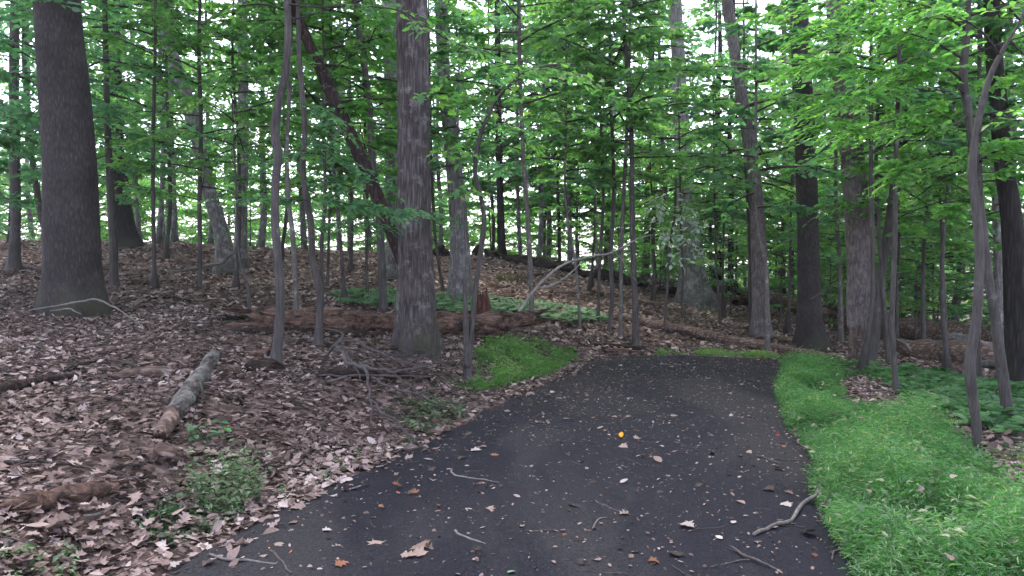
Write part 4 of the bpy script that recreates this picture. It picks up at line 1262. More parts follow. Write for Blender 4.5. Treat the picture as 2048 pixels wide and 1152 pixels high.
# the long rotten log: body and broken slabs
body = px_line([(500, 666), (560, 668), (640, 664), (720, 662), (800, 660), (880, 656), (950, 650), (1020, 643), (1064, 635)], 10.9, 12.0, [.14, .18, .175, .16, .155, .155, .155, .145, .11], mn=.85)
mid = np.array(body[4][:3])
rot = empty('rotten_log', tuple(mid - np.array([0, 0, .2])))
tag(rot, 'long crumbling red-brown log lying behind the furrowed trunk', 'log')
me, o_ = log_mesh(body, M['wood_rot'], seg=52, step=.022, rough=.40, jag=.7, freq=np.array([3.0, 8, 8]))
obj('log_body', me, rot, tuple(o_ - np.array(rot.location)))
for px, Y, r in [([(452, 655), (520, 650), (600, 648)], 10.9, [.05, .075, .05]), ([(440, 668), (500, 676), (560, 682)], 10.5, [.03, .06, .06]), ([(470, 694), (520, 688), (570, 684)], 10.2, [.03, .07, .05]),
                 ([(600, 652), (680, 646), (750, 648)], 11.2, [.02, .05, .03]), ([(650, 690), (720, 688), (790, 690)], 10.9, [.03, .06, .03]), ([(870, 684), (940, 680), (1000, 672)], 11.6, [.03, .07, .04]),
                 ([(480, 660), (530, 660), (590, 660)], 10.9, [.08, .1, .08]), ([(880, 648), (960, 640), (1030, 632)], 12.1, [.03, .05, .03])]:
    me, o_ = log_mesh(px_line(px, Y, Y + .2, r, .2), M['wood_dark' if Y < 11.1 and px[0][0] > 445 else 'wood_rot'], seg=12, step=.03, rough=.5, jag=.6, freq=9)
    obj('broken_slab', me, rot, tuple(o_ - np.array(rot.location)))
log('mossy_rotten_lump', 'dark mossy lump of rotten wood at the foot of the crooked sapling', on_ground([(490, 742), (525, 742), (556, 746)], [.05, .085, .07]), 'wood_dark', cat='rotten wood', rough=.5, freq=8, seg=14)
log('rotten_fragment', 'reddish rotten wood fragment between the long log and the crooked sapling', on_ground([(500, 715), (530, 712), (560, 708)], [.03, .06, .04]), 'wood_rot', cat='rotten wood', rough=.5, freq=9, seg=12)
# snapped stump
g = ground(966, 655)
C = catmull(np.array([[*at(968, 650, 12.5), .14], [*at(966, 625, 12.5), .125], [*at(964, 600, 12.5), .105], [*at(962, 588, 12.5), .09]]), .03)
m_b = MB()
tube(m_b, C[:, :3], C[:, 3], 22, lambda th, P: 1 + .3 * fbm(P.reshape(-1, 3) * np.array([7, 7, 3]), 3).reshape(th.shape))
n = len(C)
m_b.v[0][(n - 1) * 22:n * 22, 2] += np.random.default_rng(3).normal(0, .05, 22)
m_b.v[0][n * 22 + 1, 2] -= .12
o = obj('rotten_stump', m_b.mesh('rotten_stump', M['wood_red'], True, C[0, :3]), None, tuple(C[0, :3]))
tag(o, 'jagged dark red rotten stump rising behind the long crumbling log', 'stump')

# log with pale lichen in the left foreground: bark sleeve sections
lpts = on_ground([(430, 720), (405, 760), (378, 802), (348, 846), (318, 888)], [.062, .074, .080, .070, .055], lift=.9)
root_ = np.array(lpts[2][:3])
ll = empty('lichen_log', tuple(root_ - np.array([0, 0, .1])))
tag(ll, 'pale lichen-crusted log pointing up the bank among dead leaves', 'log')
me, o_ = log_mesh(lpts[:4], M['lichen_log'], seg=36, step=.015, rough=.26, jag=.4, freq=7)
obj('log_body', me, ll, tuple(o_ - np.array(ll.location)))
lp2 = np.array(lpts[2:])
lp2[:, 3] *= .9
me, o_ = log_mesh(lp2, M['wood_brown'], seg=24, step=.02, rough=.2, jag=.4, freq=9)
tag(obj('bare_wood_section', me, ll, tuple(o_ - np.array(ll.location))), 'barkless brown lower section')
log('log_end_chunk', 'short grey-brown chunk lying just below the lichen-crusted log', on_ground([(326, 905), (332, 925), (338, 940)], [.05, .065, .05]), 'wood_brown', cat='log', rough=.3, freq=9, seg=14)

# logs and sticks across the slopes
log('long_fallen_log', 'long thin broken log running across the slope behind the end of the asphalt', on_ground([(1222, 642), (1290, 655), (1360, 668), (1440, 686), (1520, 702), (1600, 714), (1670, 726)], [.10, .11, .105, .10, .095, .085, .06], lift=1.0), 'wood_brown', rough=.35, freq=6, seg=16)
log('bark_slab', 'flat reddish slab of rotten bark at the far end of the asphalt', on_ground([(1205, 704), (1250, 708), (1300, 711)], [.03, .055, .03]), 'wood_rot', cat='bark slab', rough=.5, freq=9, seg=12)
log('bark_slab', 'dark crumbled bark slab behind the reddish one at the asphalt end', on_ground([(1190, 692), (1235, 696), (1290, 700)], [.03, .05, .03]), 'wood_dark', cat='bark slab', rough=.5, freq=9, seg=12)
log('hidden_root_log', 'thin dark log running into the roots of the dark mossy trunk', on_ground([(1300, 720), (1420, 722), (1560, 728), (1640, 730)], .022), 'wood_dark', rough=.4, freq=8, seg=10)
log('trunk_log', 'great mossy fallen trunk with pale broken bark spanning the right of the view', px_line([(1545, 590), (1600, 612), (1660, 634), (1720, 655), (1790, 655), (1860, 662), (1940, 668), (2030, 672)], 22, 17, [.16, .19, .22, .24, .28, .28, .26, .24]), 'wood_brown', rough=.22, freq=4, seg=32, step=.05)
log('trunk_log', 'broad brown fallen trunk lying lowest of the stacked logs on the right', px_line([(1795, 690), (1850, 702), (1910, 708), (1970, 715), (2040, 722)], 15.2, 14.2, [.13, .22, .27, .28, .26]), 'wood_brown', rough=.25, freq=4, seg=30, step=.04)
log('grey_split_log', 'silver-grey split log lying on the stacked fallen logs', px_line([(1885, 670), (1930, 680), (1975, 692), (2025, 702)], 15.8, 15.0, [.08, .12, .11, .09]), 'wood_grey', rough=.3, freq=6, seg=16)
log('pale_stick', 'short pale stick propped against the lowest stacked log', px_line([(1790, 678), (1812, 690), (1822, 702)], 15.0, 14.6, [.025, .035, .02]), 'twig_pale', cat='stick', seg=8)
log('mossy_root_lump', 'pale green mossy lump between the two nearest right saplings', px_line([(1960, 728), (1985, 730), (2015, 738)], 12.2, 11.8, [.05, .08, .05]), 'bark_grey', cat='stump', rough=.4, seg=14)
log('slope_log', 'thin dark log beside the lichen-blotched trunk base', on_ground([(948, 588), (980, 600), (1030, 612)], [.07, .06, .04]), 'wood_dark', rough=.35, freq=6)
log('slope_log', 'short stub of log lying on the pink leaves below the ridge', on_ground([(1178, 575), (1190, 584), (1203, 592)], [.07, .07, .06]), 'wood_brown', rough=.3)
log('slope_log', 'thin broken log across the leaf slope left of the spreading-base tree', on_ground([(1215, 590), (1250, 598), (1290, 608), (1322, 616)], [.03, .04, .06, .07]), 'wood_brown', rough=.3)
log('slope_log', 'dark short log in front of the flaked-bark trunk foot', on_ground([(1470, 610), (1500, 612), (1530, 616), (1560, 620)], [.10, .11, .1, .07]), 'wood_dark', rough=.3)
log('ridge_log', 'dark log lying along the ridge crest right of the root plate', on_ground([(1015, 525), (1060, 533), (1110, 541), (1160, 552)], [.14, .2, .2, .15]), 'wood_dark', rough=.4, freq=3)
log('ridge_log', 'dark jagged log among the thin trees on the falling end of the ridge', on_ground([(1160, 553), (1200, 560), (1240, 567), (1290, 576)], [.12, .22, .2, .15]), 'wood_dark', rough=.4, freq=3)
log('ridge_log', 'dark short branchy log on the leaf slope under the ridge log', on_ground([(1040, 560), (1065, 556), (1085, 552)], [.05, .08, .05]), 'wood_dark', rough=.4, freq=4)
log('ridge_log', 'dark log end poking out behind the pale-leaved sapling', on_ground([(1320, 588), (1350, 590), (1385, 592)], [.1, .13, .1]), 'wood_dark', rough=.3)
g = ground(980, 516)
m_b = MB()
for pp, rr_ in (([(955, 520), (958, 500), (962, 487)], [.25, .16, .05]), ([(990, 521), (978, 510), (968, 498)], [.22, .2, .08]), ([(1012, 520), (995, 516), (975, 508)], [.12, .2, .16])):
    C = np.array([[*at(u, v, 26), q] for (u, v), q in zip(pp, rr_)])
    C = catmull(C, .06)
    tube(m_b, C[:, :3], C[:, 3], 12, lambda th, P: 1 + .5 * fbm(P.reshape(-1, 3) * 4, 3).reshape(th.shape))
tag(obj('root_plate', m_b.mesh('root_plate', M['wood_dark'], True, g), None, tuple(g)), 'black upturned root plate silhouetted on the ridge crest', 'root plate')
m_b = MB()
for pp, rr_ in (([(872, 512), (882, 500), (888, 490)], [.16, .14, .05]), ([(905, 512), (890, 506), (875, 502)], [.1, .14, .08])):
    C = catmull(np.array([[*at(u, v, 25.5), q] for (u, v), q in zip(pp, rr_)]), .06)
    tube(m_b, C[:, :3], C[:, 3], 10, lambda th, P: 1 + .5 * fbm(P.reshape(-1, 3) * 4, 3).reshape(th.shape))
g = ground(885, 514)
tag(obj('root_stub', m_b.mesh('root_stub', M['wood_dark'], True, g), None, tuple(g)), 'small black root stub behind the furrowed middle trunk', 'stump')
log('rotten_bark_log', 'soft brown rotting log in the bottom left corner leaves', on_ground([(5, 1030), (70, 1018), (150, 1004), (240, 988)], [.04, .06, .055, .03]), 'wood_rot', rough=.3, freq=9, seg=18, step=.02)
log('leaf_bound_log', 'low brown log half sunk in leaves left of the lichen-crusted one', on_ground([(225, 760), (275, 754), (330, 752), (352, 750)], [.04, .06, .06, .03]), 'wood_brown', rough=.3, freq=7)
log('sunken_dark_log', 'dark log sunk in the leaf litter beside the left margin', on_ground([(-20, 795), (30, 780), (90, 768), (150, 760)], [.05, .06, .05, .04]), 'wood_dark', rough=.35, freq=6)
log('dark_leaf_log', 'dark stump of wood in the leaves beyond the left margin trunk', on_ground([(30, 534), (60, 540), (90, 546)], [.06, .08, .04]), 'wood_dark', rough=.35)
log('slope_stick_log', 'dark flat branch on the slope behind the lone slope sapling', on_ground([(246, 562), (280, 568), (312, 574)], [.03, .05, .03]), 'wood_dark', rough=.35)
log('slope_stick_log', 'dark curved branch low on the leaves below the lone slope sapling', on_ground([(300, 600), (330, 597), (380, 606)], [.02, .035, .03]), 'wood_dark', rough=.35)


def branch(name, label, lines, mat='twig', cat='branch', seg=6, step=.03, group=None):
    """lines: list of world polylines (x,y,z,r); the first is the main stem, the rest are side shoots"""
    base = np.array(lines[0][0][:3])
    root = empty(name, tuple(base)) if len(lines) > 1 else None
    first = None
    for k, ln in enumerate(lines):
        C = catmull(np.array(ln, float), step)
        if len(C) < 3:
            C = catmull(np.array(ln, float), step / 4)
        wob = fbm(C[:, :3] * 9 + k, 2)[:, None] * np.maximum(C[:, 3:4] * 1.2, .010)
        m_b = MB()
        tube(m_b, C[:, :3] + wob * np.array([1, 1, .7]), C[:, 3] * (1 + .3 * vnoise(C[:, :3] * 14)), seg)
        nm = name if root is None else ('stem' if k == 0 else 'side_shoot')
        o = obj(nm, m_b.mesh(nm, M[mat], True, base), root, None if root else tuple(base))
    return tag(root or o, label, cat, group)


# leaning bare branch over the rotten log
branch('bare_branch', 'long bare pale branch propped on the right end of the rotten log', [
    px_line([(1016, 656), (1040, 620), (1065, 585), (1100, 548), (1135, 525), (1180, 513), (1215, 508), (1240, 497), (1275, 478), (1310, 468)], 11.9, 13.2, [.02, .022, .024, .022, .021, .019, .017, .013, .009, .005]),
    px_line([(1078, 578), (1105, 570), (1130, 555), (1148, 540), (1165, 522)], 12.3, 12.9, [.022, .02, .018, .014, .008]),
    px_line([(1228, 503), (1245, 520), (1258, 545), (1275, 565)], 13.0, 13.3, [.009, .008, .006, .004])], 'twig_bleach')
# branch resting on the smooth-barked tree's roots
branch('propped_branch', 'thin pale branch bent over the roots of the smooth-barked tree', [
    px_line([(62, 620), (110, 612), (160, 604), (198, 598), (225, 612), (255, 632), (290, 656)], 10.1, 9.8, [.011, .013, .014, .014, .012, .010, .007]),
    px_line([(100, 622), (135, 618), (165, 628)], 10.0, 9.9, [.012, .01, .006])], 'twig_pale')
branch('bleached_branch', 'bleached forked branch lying against the foot of the forked leaning tree', [
    px_line([(335, 546), (370, 540), (410, 532), (440, 528), (458, 512), (470, 502), (478, 480), (488, 458)], 17.2, 18.2, [.02, .03, .035, .04, .04, .036, .03, .02]),
    px_line([(442, 528), (460, 534), (475, 540)], 18, 18.2, [.02, .016, .01]), px_line([(470, 502), (455, 492), (440, 484)], 18.1, 18.3, [.018, .014, .008])], 'twig_pale')
# brush heap below the middle trunk
branch('brush_branch', 'forked grey dead branch arching over the brush heap below the furrowed trunk', [
    px_line([(640, 740), (655, 715), (668, 692), (682, 705), (692, 722), (715, 730), (730, 745), (733, 765), (738, 790), (742, 820), (740, 850), (741, 870)], 8.3, 6.9, [.009, .012, .016, .019, .020, .020, .017, .014, .012, .010, .007, .005]),
    px_line([(715, 730), (745, 738), (785, 742), (820, 738), (865, 730)], 8.0, 7.8, [.024, .02, .018, .014, .008]),
    px_line([(668, 692), (682, 678), (684, 668), (672, 662), (640, 656), (605, 646)], 8.3, 8.6, [.02, .016, .012, .01, .008, .005]),
    px_line([(683, 682), (715, 680), (740, 696), (780, 715), (830, 730), (865, 738)], 8.2, 8.0, [.013, .013, .012, .011, .009, .005]),
    px_line([(684, 690), (695, 710), (712, 735), (722, 760)], 8.2, 7.9, [.014, .012, .01, .007])])
branch('brush_branch', 'long curved twig reaching from the brush heap to the arching sapling', [
    px_line([(835, 732), (880, 726), (915, 718), (932, 708), (936, 690)], 8.6, 9.4, [.010, .010, .009, .008, .005])])
branch('brush_branch', 'long thin dead branch slanting from the brush heap down to the asphalt edge', [
    px_line([(742, 755), (780, 775), (830, 790), (880, 812), (915, 822)], 7.7, 7.4, [.014, .013, .011, .009, .005]), px_line([(830, 790), (858, 780), (880, 778)], 7.5, 7.5, [.009, .007, .004])])
branch('brush_branch', 'dead branch fanning low from the brush heap toward the green weeds', [
    px_line([(742, 800), (765, 825), (790, 840), (810, 862), (830, 880), (862, 905)], 7.2, 6.2, [.013, .012, .011, .010, .008, .005]), px_line([(765, 825), (785, 855), (800, 880)], 7.0, 6.5, [.008, .006, .004])])
branch('brush_branch', 'straight dead stick lying across the dark hollow of the brush heap', [px_line([(640, 750), (690, 752), (740, 750), (800, 752), (865, 752)], 8.2, 8.2, [.012, .014, .014, .012, .008])])
branch('brush_branch', 'short thin stick at the near left of the brush heap', [px_line([(655, 762), (675, 758), (695, 752)], 7.9, 8.0, [.012, .012, .010])], 'twig_pale')
branch('brush_branch', 'crossing twig behind the forked dead branch of the brush heap', [px_line([(785, 748), (812, 765), (838, 785), (850, 800)], 8.0, 7.4, [.010, .009, .007, .004])])
log('brush_shade_log', 'black log added as the shadow under the brush heap below the furrowed trunk', on_ground([(635, 756), (700, 758), (780, 758), (866, 760)], [.04, .07, .06, .03]), 'wood_dark', rough=.4, freq=7, seg=14)  # dark log added to stand in for the shadow beneath the heap
rb = np.random.default_rng(77)
fan = []
for k in range(16):
    u0, v0 = rb.uniform(690, 860), rb.uniform(712, 790)
    an, ln_ = rb.uniform(-.1, .75), rb.uniform(60, 150)
    g0, g1 = ground(u0, v0), ground(u0 + math.cos(an) * ln_, v0 + math.sin(an) * ln_ * .7)
    gm = (g0 + g1) / 2 + np.array([rb.normal(0, .08), rb.normal(0, .08), rb.uniform(.05, .16)])
    q = rb.uniform(.004, .008)
    fan.append([(g0[0], g0[1], g0[2] + rb.uniform(.04, .14), q), (*gm, q * .8), (g1[0], g1[1], g1[2] + .03, q * .4)])
branch('brush_twigs', 'tangle of thin dead twigs spread through the brush heap', fan, 'twig', 'twigs')
branch('root_twigs', 'bare wiry twigs sprouting at the right of the furrowed trunk base', [
    px_line([(858, 715), (868, 695), (872, 670), (871, 640)], 9.9, 10.0, [.008, .007, .006, .004]), px_line([(850, 725), (862, 705), (873, 690), (880, 672)], 9.8, 9.9, [.007, .006, .005, .003]),
    px_line([(862, 712), (845, 695), (838, 672)], 9.8, 9.8, [.006, .005, .003])])
for lab, px, Y0, Y1, r in [
        ('thin dark branch crossing the leaves at the left margin', [(0, 938), (60, 934), (120, 940), (190, 948), (250, 944), (290, 942)], None, None, .014),
        ('short pale twig in the leaves below the rotting corner log', [(165, 1050), (200, 1034), (240, 1012)], None, None, .009),
        ('dark branch curving across the litter left of the lichen-crusted log', [(130, 745), (170, 732), (215, 724), (260, 735), (280, 745)], None, None, .02),
        ('grey forked stick left of the half-sunk brown log', [(90, 745), (120, 755), (150, 768), (175, 780)], None, None, .013),
        ('dark thin branch in the leaves left of the brush heap', [(560, 815), (600, 818), (640, 832)], None, None, .009),
        ('thin pale stick lying behind the wavy sapling', [(652, 615), (668, 628), (682, 640)], None, None, .02),
        ('pale stick beside the furrowed trunk on its far side', [(868, 640), (890, 646), (925, 656)], None, None, .016),
        ('thin curved branch lying across the open leaf slope', [(1098, 588), (1140, 588), (1185, 592), (1230, 602)], None, None, .02),
        ('dark twig leaning in the grass at the right end of the asphalt', [(1650, 742), (1680, 726), (1712, 712)], 12.2, 12.8, .012),
        ('grey stick beyond the log end near the bright grass clump', [(1015, 668), (1050, 666), (1090, 676), (1115, 688)], None, None, .012),
        ('bare twig standing against the dark mossy trunk', [(1672, 700), (1625, 620), (1605, 590)], 15.3, 15.5, .012),
        ('thin pale twig arching before the dark mossy trunk', [(1622, 598), (1648, 582), (1670, 570)], 15.4, 15.3, .012)]:
    if Y0 is None:
        ln = [(g[0], g[1], g[2] + r * .9 + .012, r * (1 - .5 * k / len(px))) for k, g in enumerate(ground(*p) for p in px)]
    else:
        ln = px_line(px, Y0, Y1, r)
    branch('fallen_branch', lab, [ln], 'twig_pale' if 'pale' in lab else ('branch' if 'dark' in lab else 'twig'))


# sticks on the asphalt
def path_pt(u, v, r):
    p = at(u, v, 1.0) - np.array([0, 0, CAMH])
    z = .03
    for _ in range(3):
        Y = (z - CAMH) / p[2]
        z = float(path_z(np.array([p[0] * Y]), np.array([Y]))[0])
    return (p[0] * Y, Y, z + r * .9, r)


def stick(label, lines, mat='twig'):
    L_ = [[path_pt(u, v, r) for u, v, r in ln] for ln in lines]
    return branch('stick', label, L_, mat, 'stick', seg=7, step=.015, group='sticks on the asphalt path')


stick('long crooked grey stick on the asphalt beside the grass bank', [[(1508, 1070, .010), (1545, 1056, .011), (1580, 1046, .012), (1595, 1025, .013), (1610, 1006, .013), (1630, 995, .013), (1638, 980, .012), (1645, 965, .012)]], 'twig_pale')
stick('forked twig on the asphalt at the bottom near the grass', [[(1460, 1095, .005), (1478, 1110, .006), (1500, 1120, .006), (1530, 1132, .005), (1565, 1143, .004)], [(1500, 1120, .004), (1470, 1123, .004), (1442, 1128, .003)]])
stick('branched twig at the grass edge in the bottom right of the asphalt', [[(1664, 1122, .006), (1668, 1105, .007), (1690, 1094, .007), (1706, 1085, .007), (1745, 1102, .005)], [(1706, 1085, .004), (1706, 1074, .003)]])
stick('thin wavy twig on the asphalt right of the crumpled rust leaves', [[(902, 941, .007), (912, 952, .007), (930, 957, .006), (965, 960, .006), (1005, 967, .004)]], 'twig_pale')
stick('bent pale twig with dark bud on the lower asphalt', [[(912, 1062, .008), (918, 1072, .007), (940, 1080, .006), (973, 1088, .005)]], 'twig_pale')
stick('thin twig pointing at the crumpled leaf in mid asphalt', [[(1190, 1003, .005), (1215, 1013, .005), (1252, 1026, .005)]])
stick('short hooked twig left of the crumpled leaf in mid asphalt', [[(1185, 1059, .005), (1195, 1042, .005), (1212, 1036, .004)]], 'twig_pale')
stick('long crooked stick at the bottom left edge of the asphalt', [[(416, 1113, .007), (445, 1122, .008), (465, 1127, .008), (500, 1124, .007), (552, 1130, .005)]], 'twig_pale')
stick('short stick slanting below the tan leaf at bottom left', [[(543, 1100, .006), (560, 1122, .006), (582, 1150, .005)]])
stick('thin straight twig in the lower middle of the asphalt', [[(1045, 1058, .004), (1080, 1063, .005), (1110, 1062, .004)]])
stick('dark twig pair near the right edge of the mid asphalt', [[(1513, 912, .005), (1540, 922, .006), (1560, 928, .005)], [(1535, 918, .004), (1600, 922, .004)]])
stick('short dark stick near the far right of the asphalt', [[(1488, 812, .006), (1510, 817, .007), (1540, 820, .006)], [(1530, 820, .008), (1538, 808, .006)]], 'branch')

# ------------------------------------------------------------------ leaf litter
def in_poly(P, poly):
    ins = np.zeros(len(P), bool)
    a, b = poly, np.roll(poly, -1, 0)
    for p, q in zip(a, b):
        c = ((p[1] > P[:, 1]) != (q[1] > P[:, 1])) & (P[:, 0] < (q[0] - p[0]) * (P[:, 1] - p[1]) / (q[1] - p[1] + 1e-12) + p[0])
        ins ^= c
    return ins


def wpoly(px):
    return np.array([ground(u, v)[:2] for u, v in px])


def scatter(y0, y1, dens, r, margin=2.0):
    n = int((1.37 * (y1 ** 2 - y0 ** 2) / 2 + 2 * margin * (y1 - y0)) * dens)
    y = np.sqrt(r.uniform(y0 ** 2, y1 ** 2, n))
    x = r.uniform(-1, 1, n) * (y * .685 + margin)
    return x, y


G_RIGHT = wpoly([(1700, 1160), (1640, 1050), (1602, 965), (1606, 930), (1570, 862), (1550, 792), (1560, 735), (1640, 722), (1700, 730), (1690, 760), (1690, 812), (1770, 822), (1830, 832), (1900, 872), (1960, 915), (2048, 990)])
G_RIGHT = np.vstack([G_RIGHT, [(5.2, 4.6), (5.2, 1.5), (1.5, 1.5), (1.6, 3.5)]])
G_CLUMP = wpoly([(905, 765), (935, 715), (990, 685), (1080, 682), (1150, 702), (1150, 722), (1100, 752), (1010, 778), (940, 785)])
G_STRIP = wpoly([(1310, 702), (1400, 706), (1500, 714), (1590, 722), (1590, 732), (1480, 724), (1380, 717), (1310, 712)])
rl = np.random.default_rng(5)
for nm, (y0, y1, dens, tpls, sz) in {
        'near': (2.6, 6.5, 800, (TMAPLE, TOAK, TOVAL, TOAK, TOVAL), .068), 'middle': (6.5, 12, 460, (TOAK, TOVAL, T4), .07), 'far': (12, 19, 240, (T4,), .10), 'ridge': (19, 31, 120, (T2,), .14)}.items():
    x, y = scatter(y0, y1, dens, rl)
    d = path_dist(x, y)
    edge = vnoise(np.stack([x * 1.7, y * 1.7, x * 0 + 2], -1)) * .12
    left = x < np.interp(y, [3, 7, 9, 13], [0, 1, 1.8, 3])
    keep = (d > edge - .05) | ((d > -.75) & (rl.random(len(x)) < np.where(left, np.clip(.38 + d * .7, 0.0, 1) ** 1.5, 0.012)))
    thick = rl.random(len(x))
    keep &= ~((~left) & (d < .55) & (y < 12.6))
    keep &= ~(in_poly(np.stack([x, y], -1), G_RIGHT) & (thick > .12))
    keep &= ~(in_poly(np.stack([x, y], -1), G_CLUMP) & (thick > .25))
    # litter is patchy: bare dark hollows
    pn = fbm(np.stack([x * .8, y * .8, x * 0 + 6], -1), 3)
    keep &= rl.random(len(x)) < np.clip(.85 + pn * .55, .2, 1)
    x, y, pn = x[keep], y[keep], pn[keep]
    n = len(x)
    onp = path_dist(x, y) < 0
    z = np.where(onp, path_z(x, y), hfast(x, y)) + np.where(onp, .004, .006) + rl.random(n) * .035 * (~onp)
    az = rl.uniform(0, 2 * np.pi, n)
    tl = rl.normal(0, .22, n)
    dd = np.stack([np.cos(az), np.sin(az), tl], -1)
    nn = np.stack([rl.normal(0, .30, n), rl.normal(0, .30, n), np.ones(n)], -1)
    L = sz * np.clip(rl.lognormal(-.08, .38, n), .3, 1.7)
    tone = np.clip(rl.normal(.47, .26, n) + pn * .2, 0, 1)
    mb = MB()
    which = rl.integers(len(tpls), size=n)
    for k, tp in enumerate(tpls):
        w = which == k
        wr = 1.0 if (tp is TMAPLE or tp is TOAK) else .6
        leaves(mb, np.stack([x, y, z], -1)[w], dd[w], nn[w], L[w], (L * wr * rl.uniform(.7, 1.05, n))[w], tp, fold=rl.uniform(-.4, .6, w.sum()), curl=rl.uniform(-.35, .35, w.sum()), rnd=tone[w], twist=rl.normal(0, .8, w.sum()))
    lab = {'near': 'brown dead leaves covering the bank nearest the viewer', 'middle': 'brown dead leaves around the furrowed trunk and the rotten log', 'far': 'pinkish dead leaves on the slope behind the log', 'ridge': 'pinkish dead leaves covering the ridge top'}[nm]
    tag(obj('leaf_litter', mb.mesh('leaf_litter', M['litter'])), lab, 'leaf litter', kind='stuff')

P_ = np.column_stack([rl.uniform(1.8, 5.2, 420), rl.uniform(2.5, 12.5, 420)])
P_ = P_[in_poly(P_, G_RIGHT) & (path_dist(P_[:, 0], P_[:, 1]) > .05)]
n = len(P_)
az = rl.uniform(0, 6.28, n)
mb = MB()
Lg = rl.uniform(.04, .09, n)
leaves(mb, np.column_stack([P_, hfast(P_[:, 0], P_[:, 1]) + rl.uniform(.06, .24, n)]), np.stack([np.cos(az), np.sin(az), rl.normal(0, .4, n)], -1), np.stack([rl.normal(0, .5, n), rl.normal(0, .5, n), np.ones(n)], -1), Lg, Lg * .6, TOVAL, fold=.3, curl=.2, rnd=rl.uniform(.3, .95, n))
tag(obj('leaf_litter', mb.mesh('leaf_litter', M['litter'])), 'dead leaves caught in the bright grass bank', 'leaf litter', kind='stuff')

# twigs lost in the litter
x, y = scatter(3, 16, 11, rl)
k = path_dist(x, y) > .05
x, y = x[k], y[k]
mb = MB()
for xx, yy in zip(x, y):
    a = rl.uniform(0, 3.14)
    l = rl.uniform(.06, .3)
    tt = np.linspace(-1, 1, 4)
    px_, py_ = xx + np.cos(a) * tt * l + rl.normal(0, .015, 4), yy + np.sin(a) * tt * l + rl.normal(0, .015, 4)
    tube(mb, np.stack([px_, py_, hfast(px_, py_) + .03 + rl.random() * .03], -1), np.linspace(.005, .002, 4) * rl.uniform(.6, 1.4), 4, cap=False)
tag(obj('twig_litter', mb.mesh('twig_litter', M['twig'])), 'small dead twigs scattered among the brown leaves', 'twigs', kind='stuff')

# crumbs of leaf on the asphalt
n = 9000
y = np.sqrt(rl.uniform(2.4 ** 2, 13.2 ** 2, n))
s_ = rl.random(n) ** .85
x = np.interp(y, ly, lx) * (1 - s_) + np.interp(y, ry, rx) * s_
mb = MB()
L = rl.uniform(.007, .033, n) * np.where(rl.random(n) < .12, 1.6, 1)
az = rl.uniform(0, 6.28, n)
leaves(mb, np.stack([x, y, path_z(x, y) + .006], -1), np.stack([np.cos(az), np.sin(az), rl.normal(0, .15, n)], -1), np.stack([rl.normal(0, .25, n), rl.normal(0, .25, n), np.ones(n)], -1), L, L * rl.uniform(.25, .8, n), T4, fold=.3, curl=rl.uniform(-.3, .5, n), rnd=np.clip(rl.normal(.36, .27, n), 0, 1))
tag(obj('path_debris', mb.mesh('path_debris', M['litter'])), 'tiny leaf crumbs and grit strewn over the asphalt', 'debris', kind='stuff')

mb = MB()
for k in range(110):
    yy = math.sqrt(rl.uniform(3.2 ** 2, 12.5 ** 2))
    sx = rl.random()
    xx = float(np.interp(yy, ly, lx) * (1 - sx) + np.interp(yy, ry, rx) * sx)
    a, l = rl.uniform(0, 3.14), rl.uniform(.03, .13)
    tt = np.linspace(-1, 1, 5)
    qx, qy = xx + np.cos(a) * tt * l + rl.normal(0, .006, 5), yy + np.sin(a) * tt * l + rl.normal(0, .006, 5)
    tube(mb, np.stack([qx, qy, path_z(qx, qy) + .005], -1), np.linspace(.0035, .0015, 5) * rl.uniform(.7, 1.3), 4, cap=False)
tag(obj('path_twig_debris', mb.mesh('path_twig_debris', M['twig'])), 'hair-thin twig bits strewn over the asphalt', 'debris', kind='stuff')

# ------------------------------------------------------------------ single leaves on the asphalt
rp = np.random.default_rng(31)


def path_leaf(label, u, v, size, mat, kind='oval', rot=None, tilt=.15, group='fallen leaves on the asphalt', seed=None):
    x, y, z, _ = path_pt(u, v, 0)
    o = obj('fallen_leaf', single_leaf(kind, mat, int(rp.integers(6)) if seed is None else seed), None, (x, y, z + .004 + size * .03))
    size *= .82
    o.scale = (size, size, size * rp.uniform(.5, 1.1))
    o.rotation_euler = (rp.normal(0, tilt), rp.normal(0, tilt), rp.uniform(0, 6.28) if rot is None else rot)
    tag(o, label, 'leaf', group)
    return o


gold = path_leaf('vivid orange-yellow leaf curled upright in the middle of the asphalt', 1241, 876, .095, 'leaf_gold', 'oval', tilt=.1, seed=2)
gold.rotation_euler = (.15, -.55, 1.3)
path_leaf('tan and yellow leaf at the bottom left of the asphalt', 548, 1090, .10, 'leaf_tan', 'oval')
path_leaf('small yellow patch leaf lying on the tan leaf at bottom left', 540, 1096, .035, 'leaf_gold', 'oval')
path_leaf('small orange and yellow leaf at the bottom left of the asphalt', 580, 1107, .055, 'leaf_gold', 'oval')
path_leaf('bright red small leaf near the right edge of the asphalt', 1560, 871, .06, 'leaf_red', 'maple')
for k, (u, v, s2) in enumerate([(806, 976, .11), (822, 984, .10), (838, 980, .09), (800, 986, .08)]):
    path_leaf('crumpled rust-orange leaf in the small heap on the left of the asphalt', u, v, s2, 'leaf_rust', ['oak', 'maple'][k % 2], tilt=.5)
for k, (u, v, s2) in enumerate([(800, 1112, .13), (835, 1102, .14), (868, 1100, .12), (850, 1112, .11)]):
    path_leaf('large curled grey-brown leaf in the heap at the bottom of the asphalt', u, v, s2, 'leaf_tan', ['oak', 'maple'][k % 2], tilt=.3)
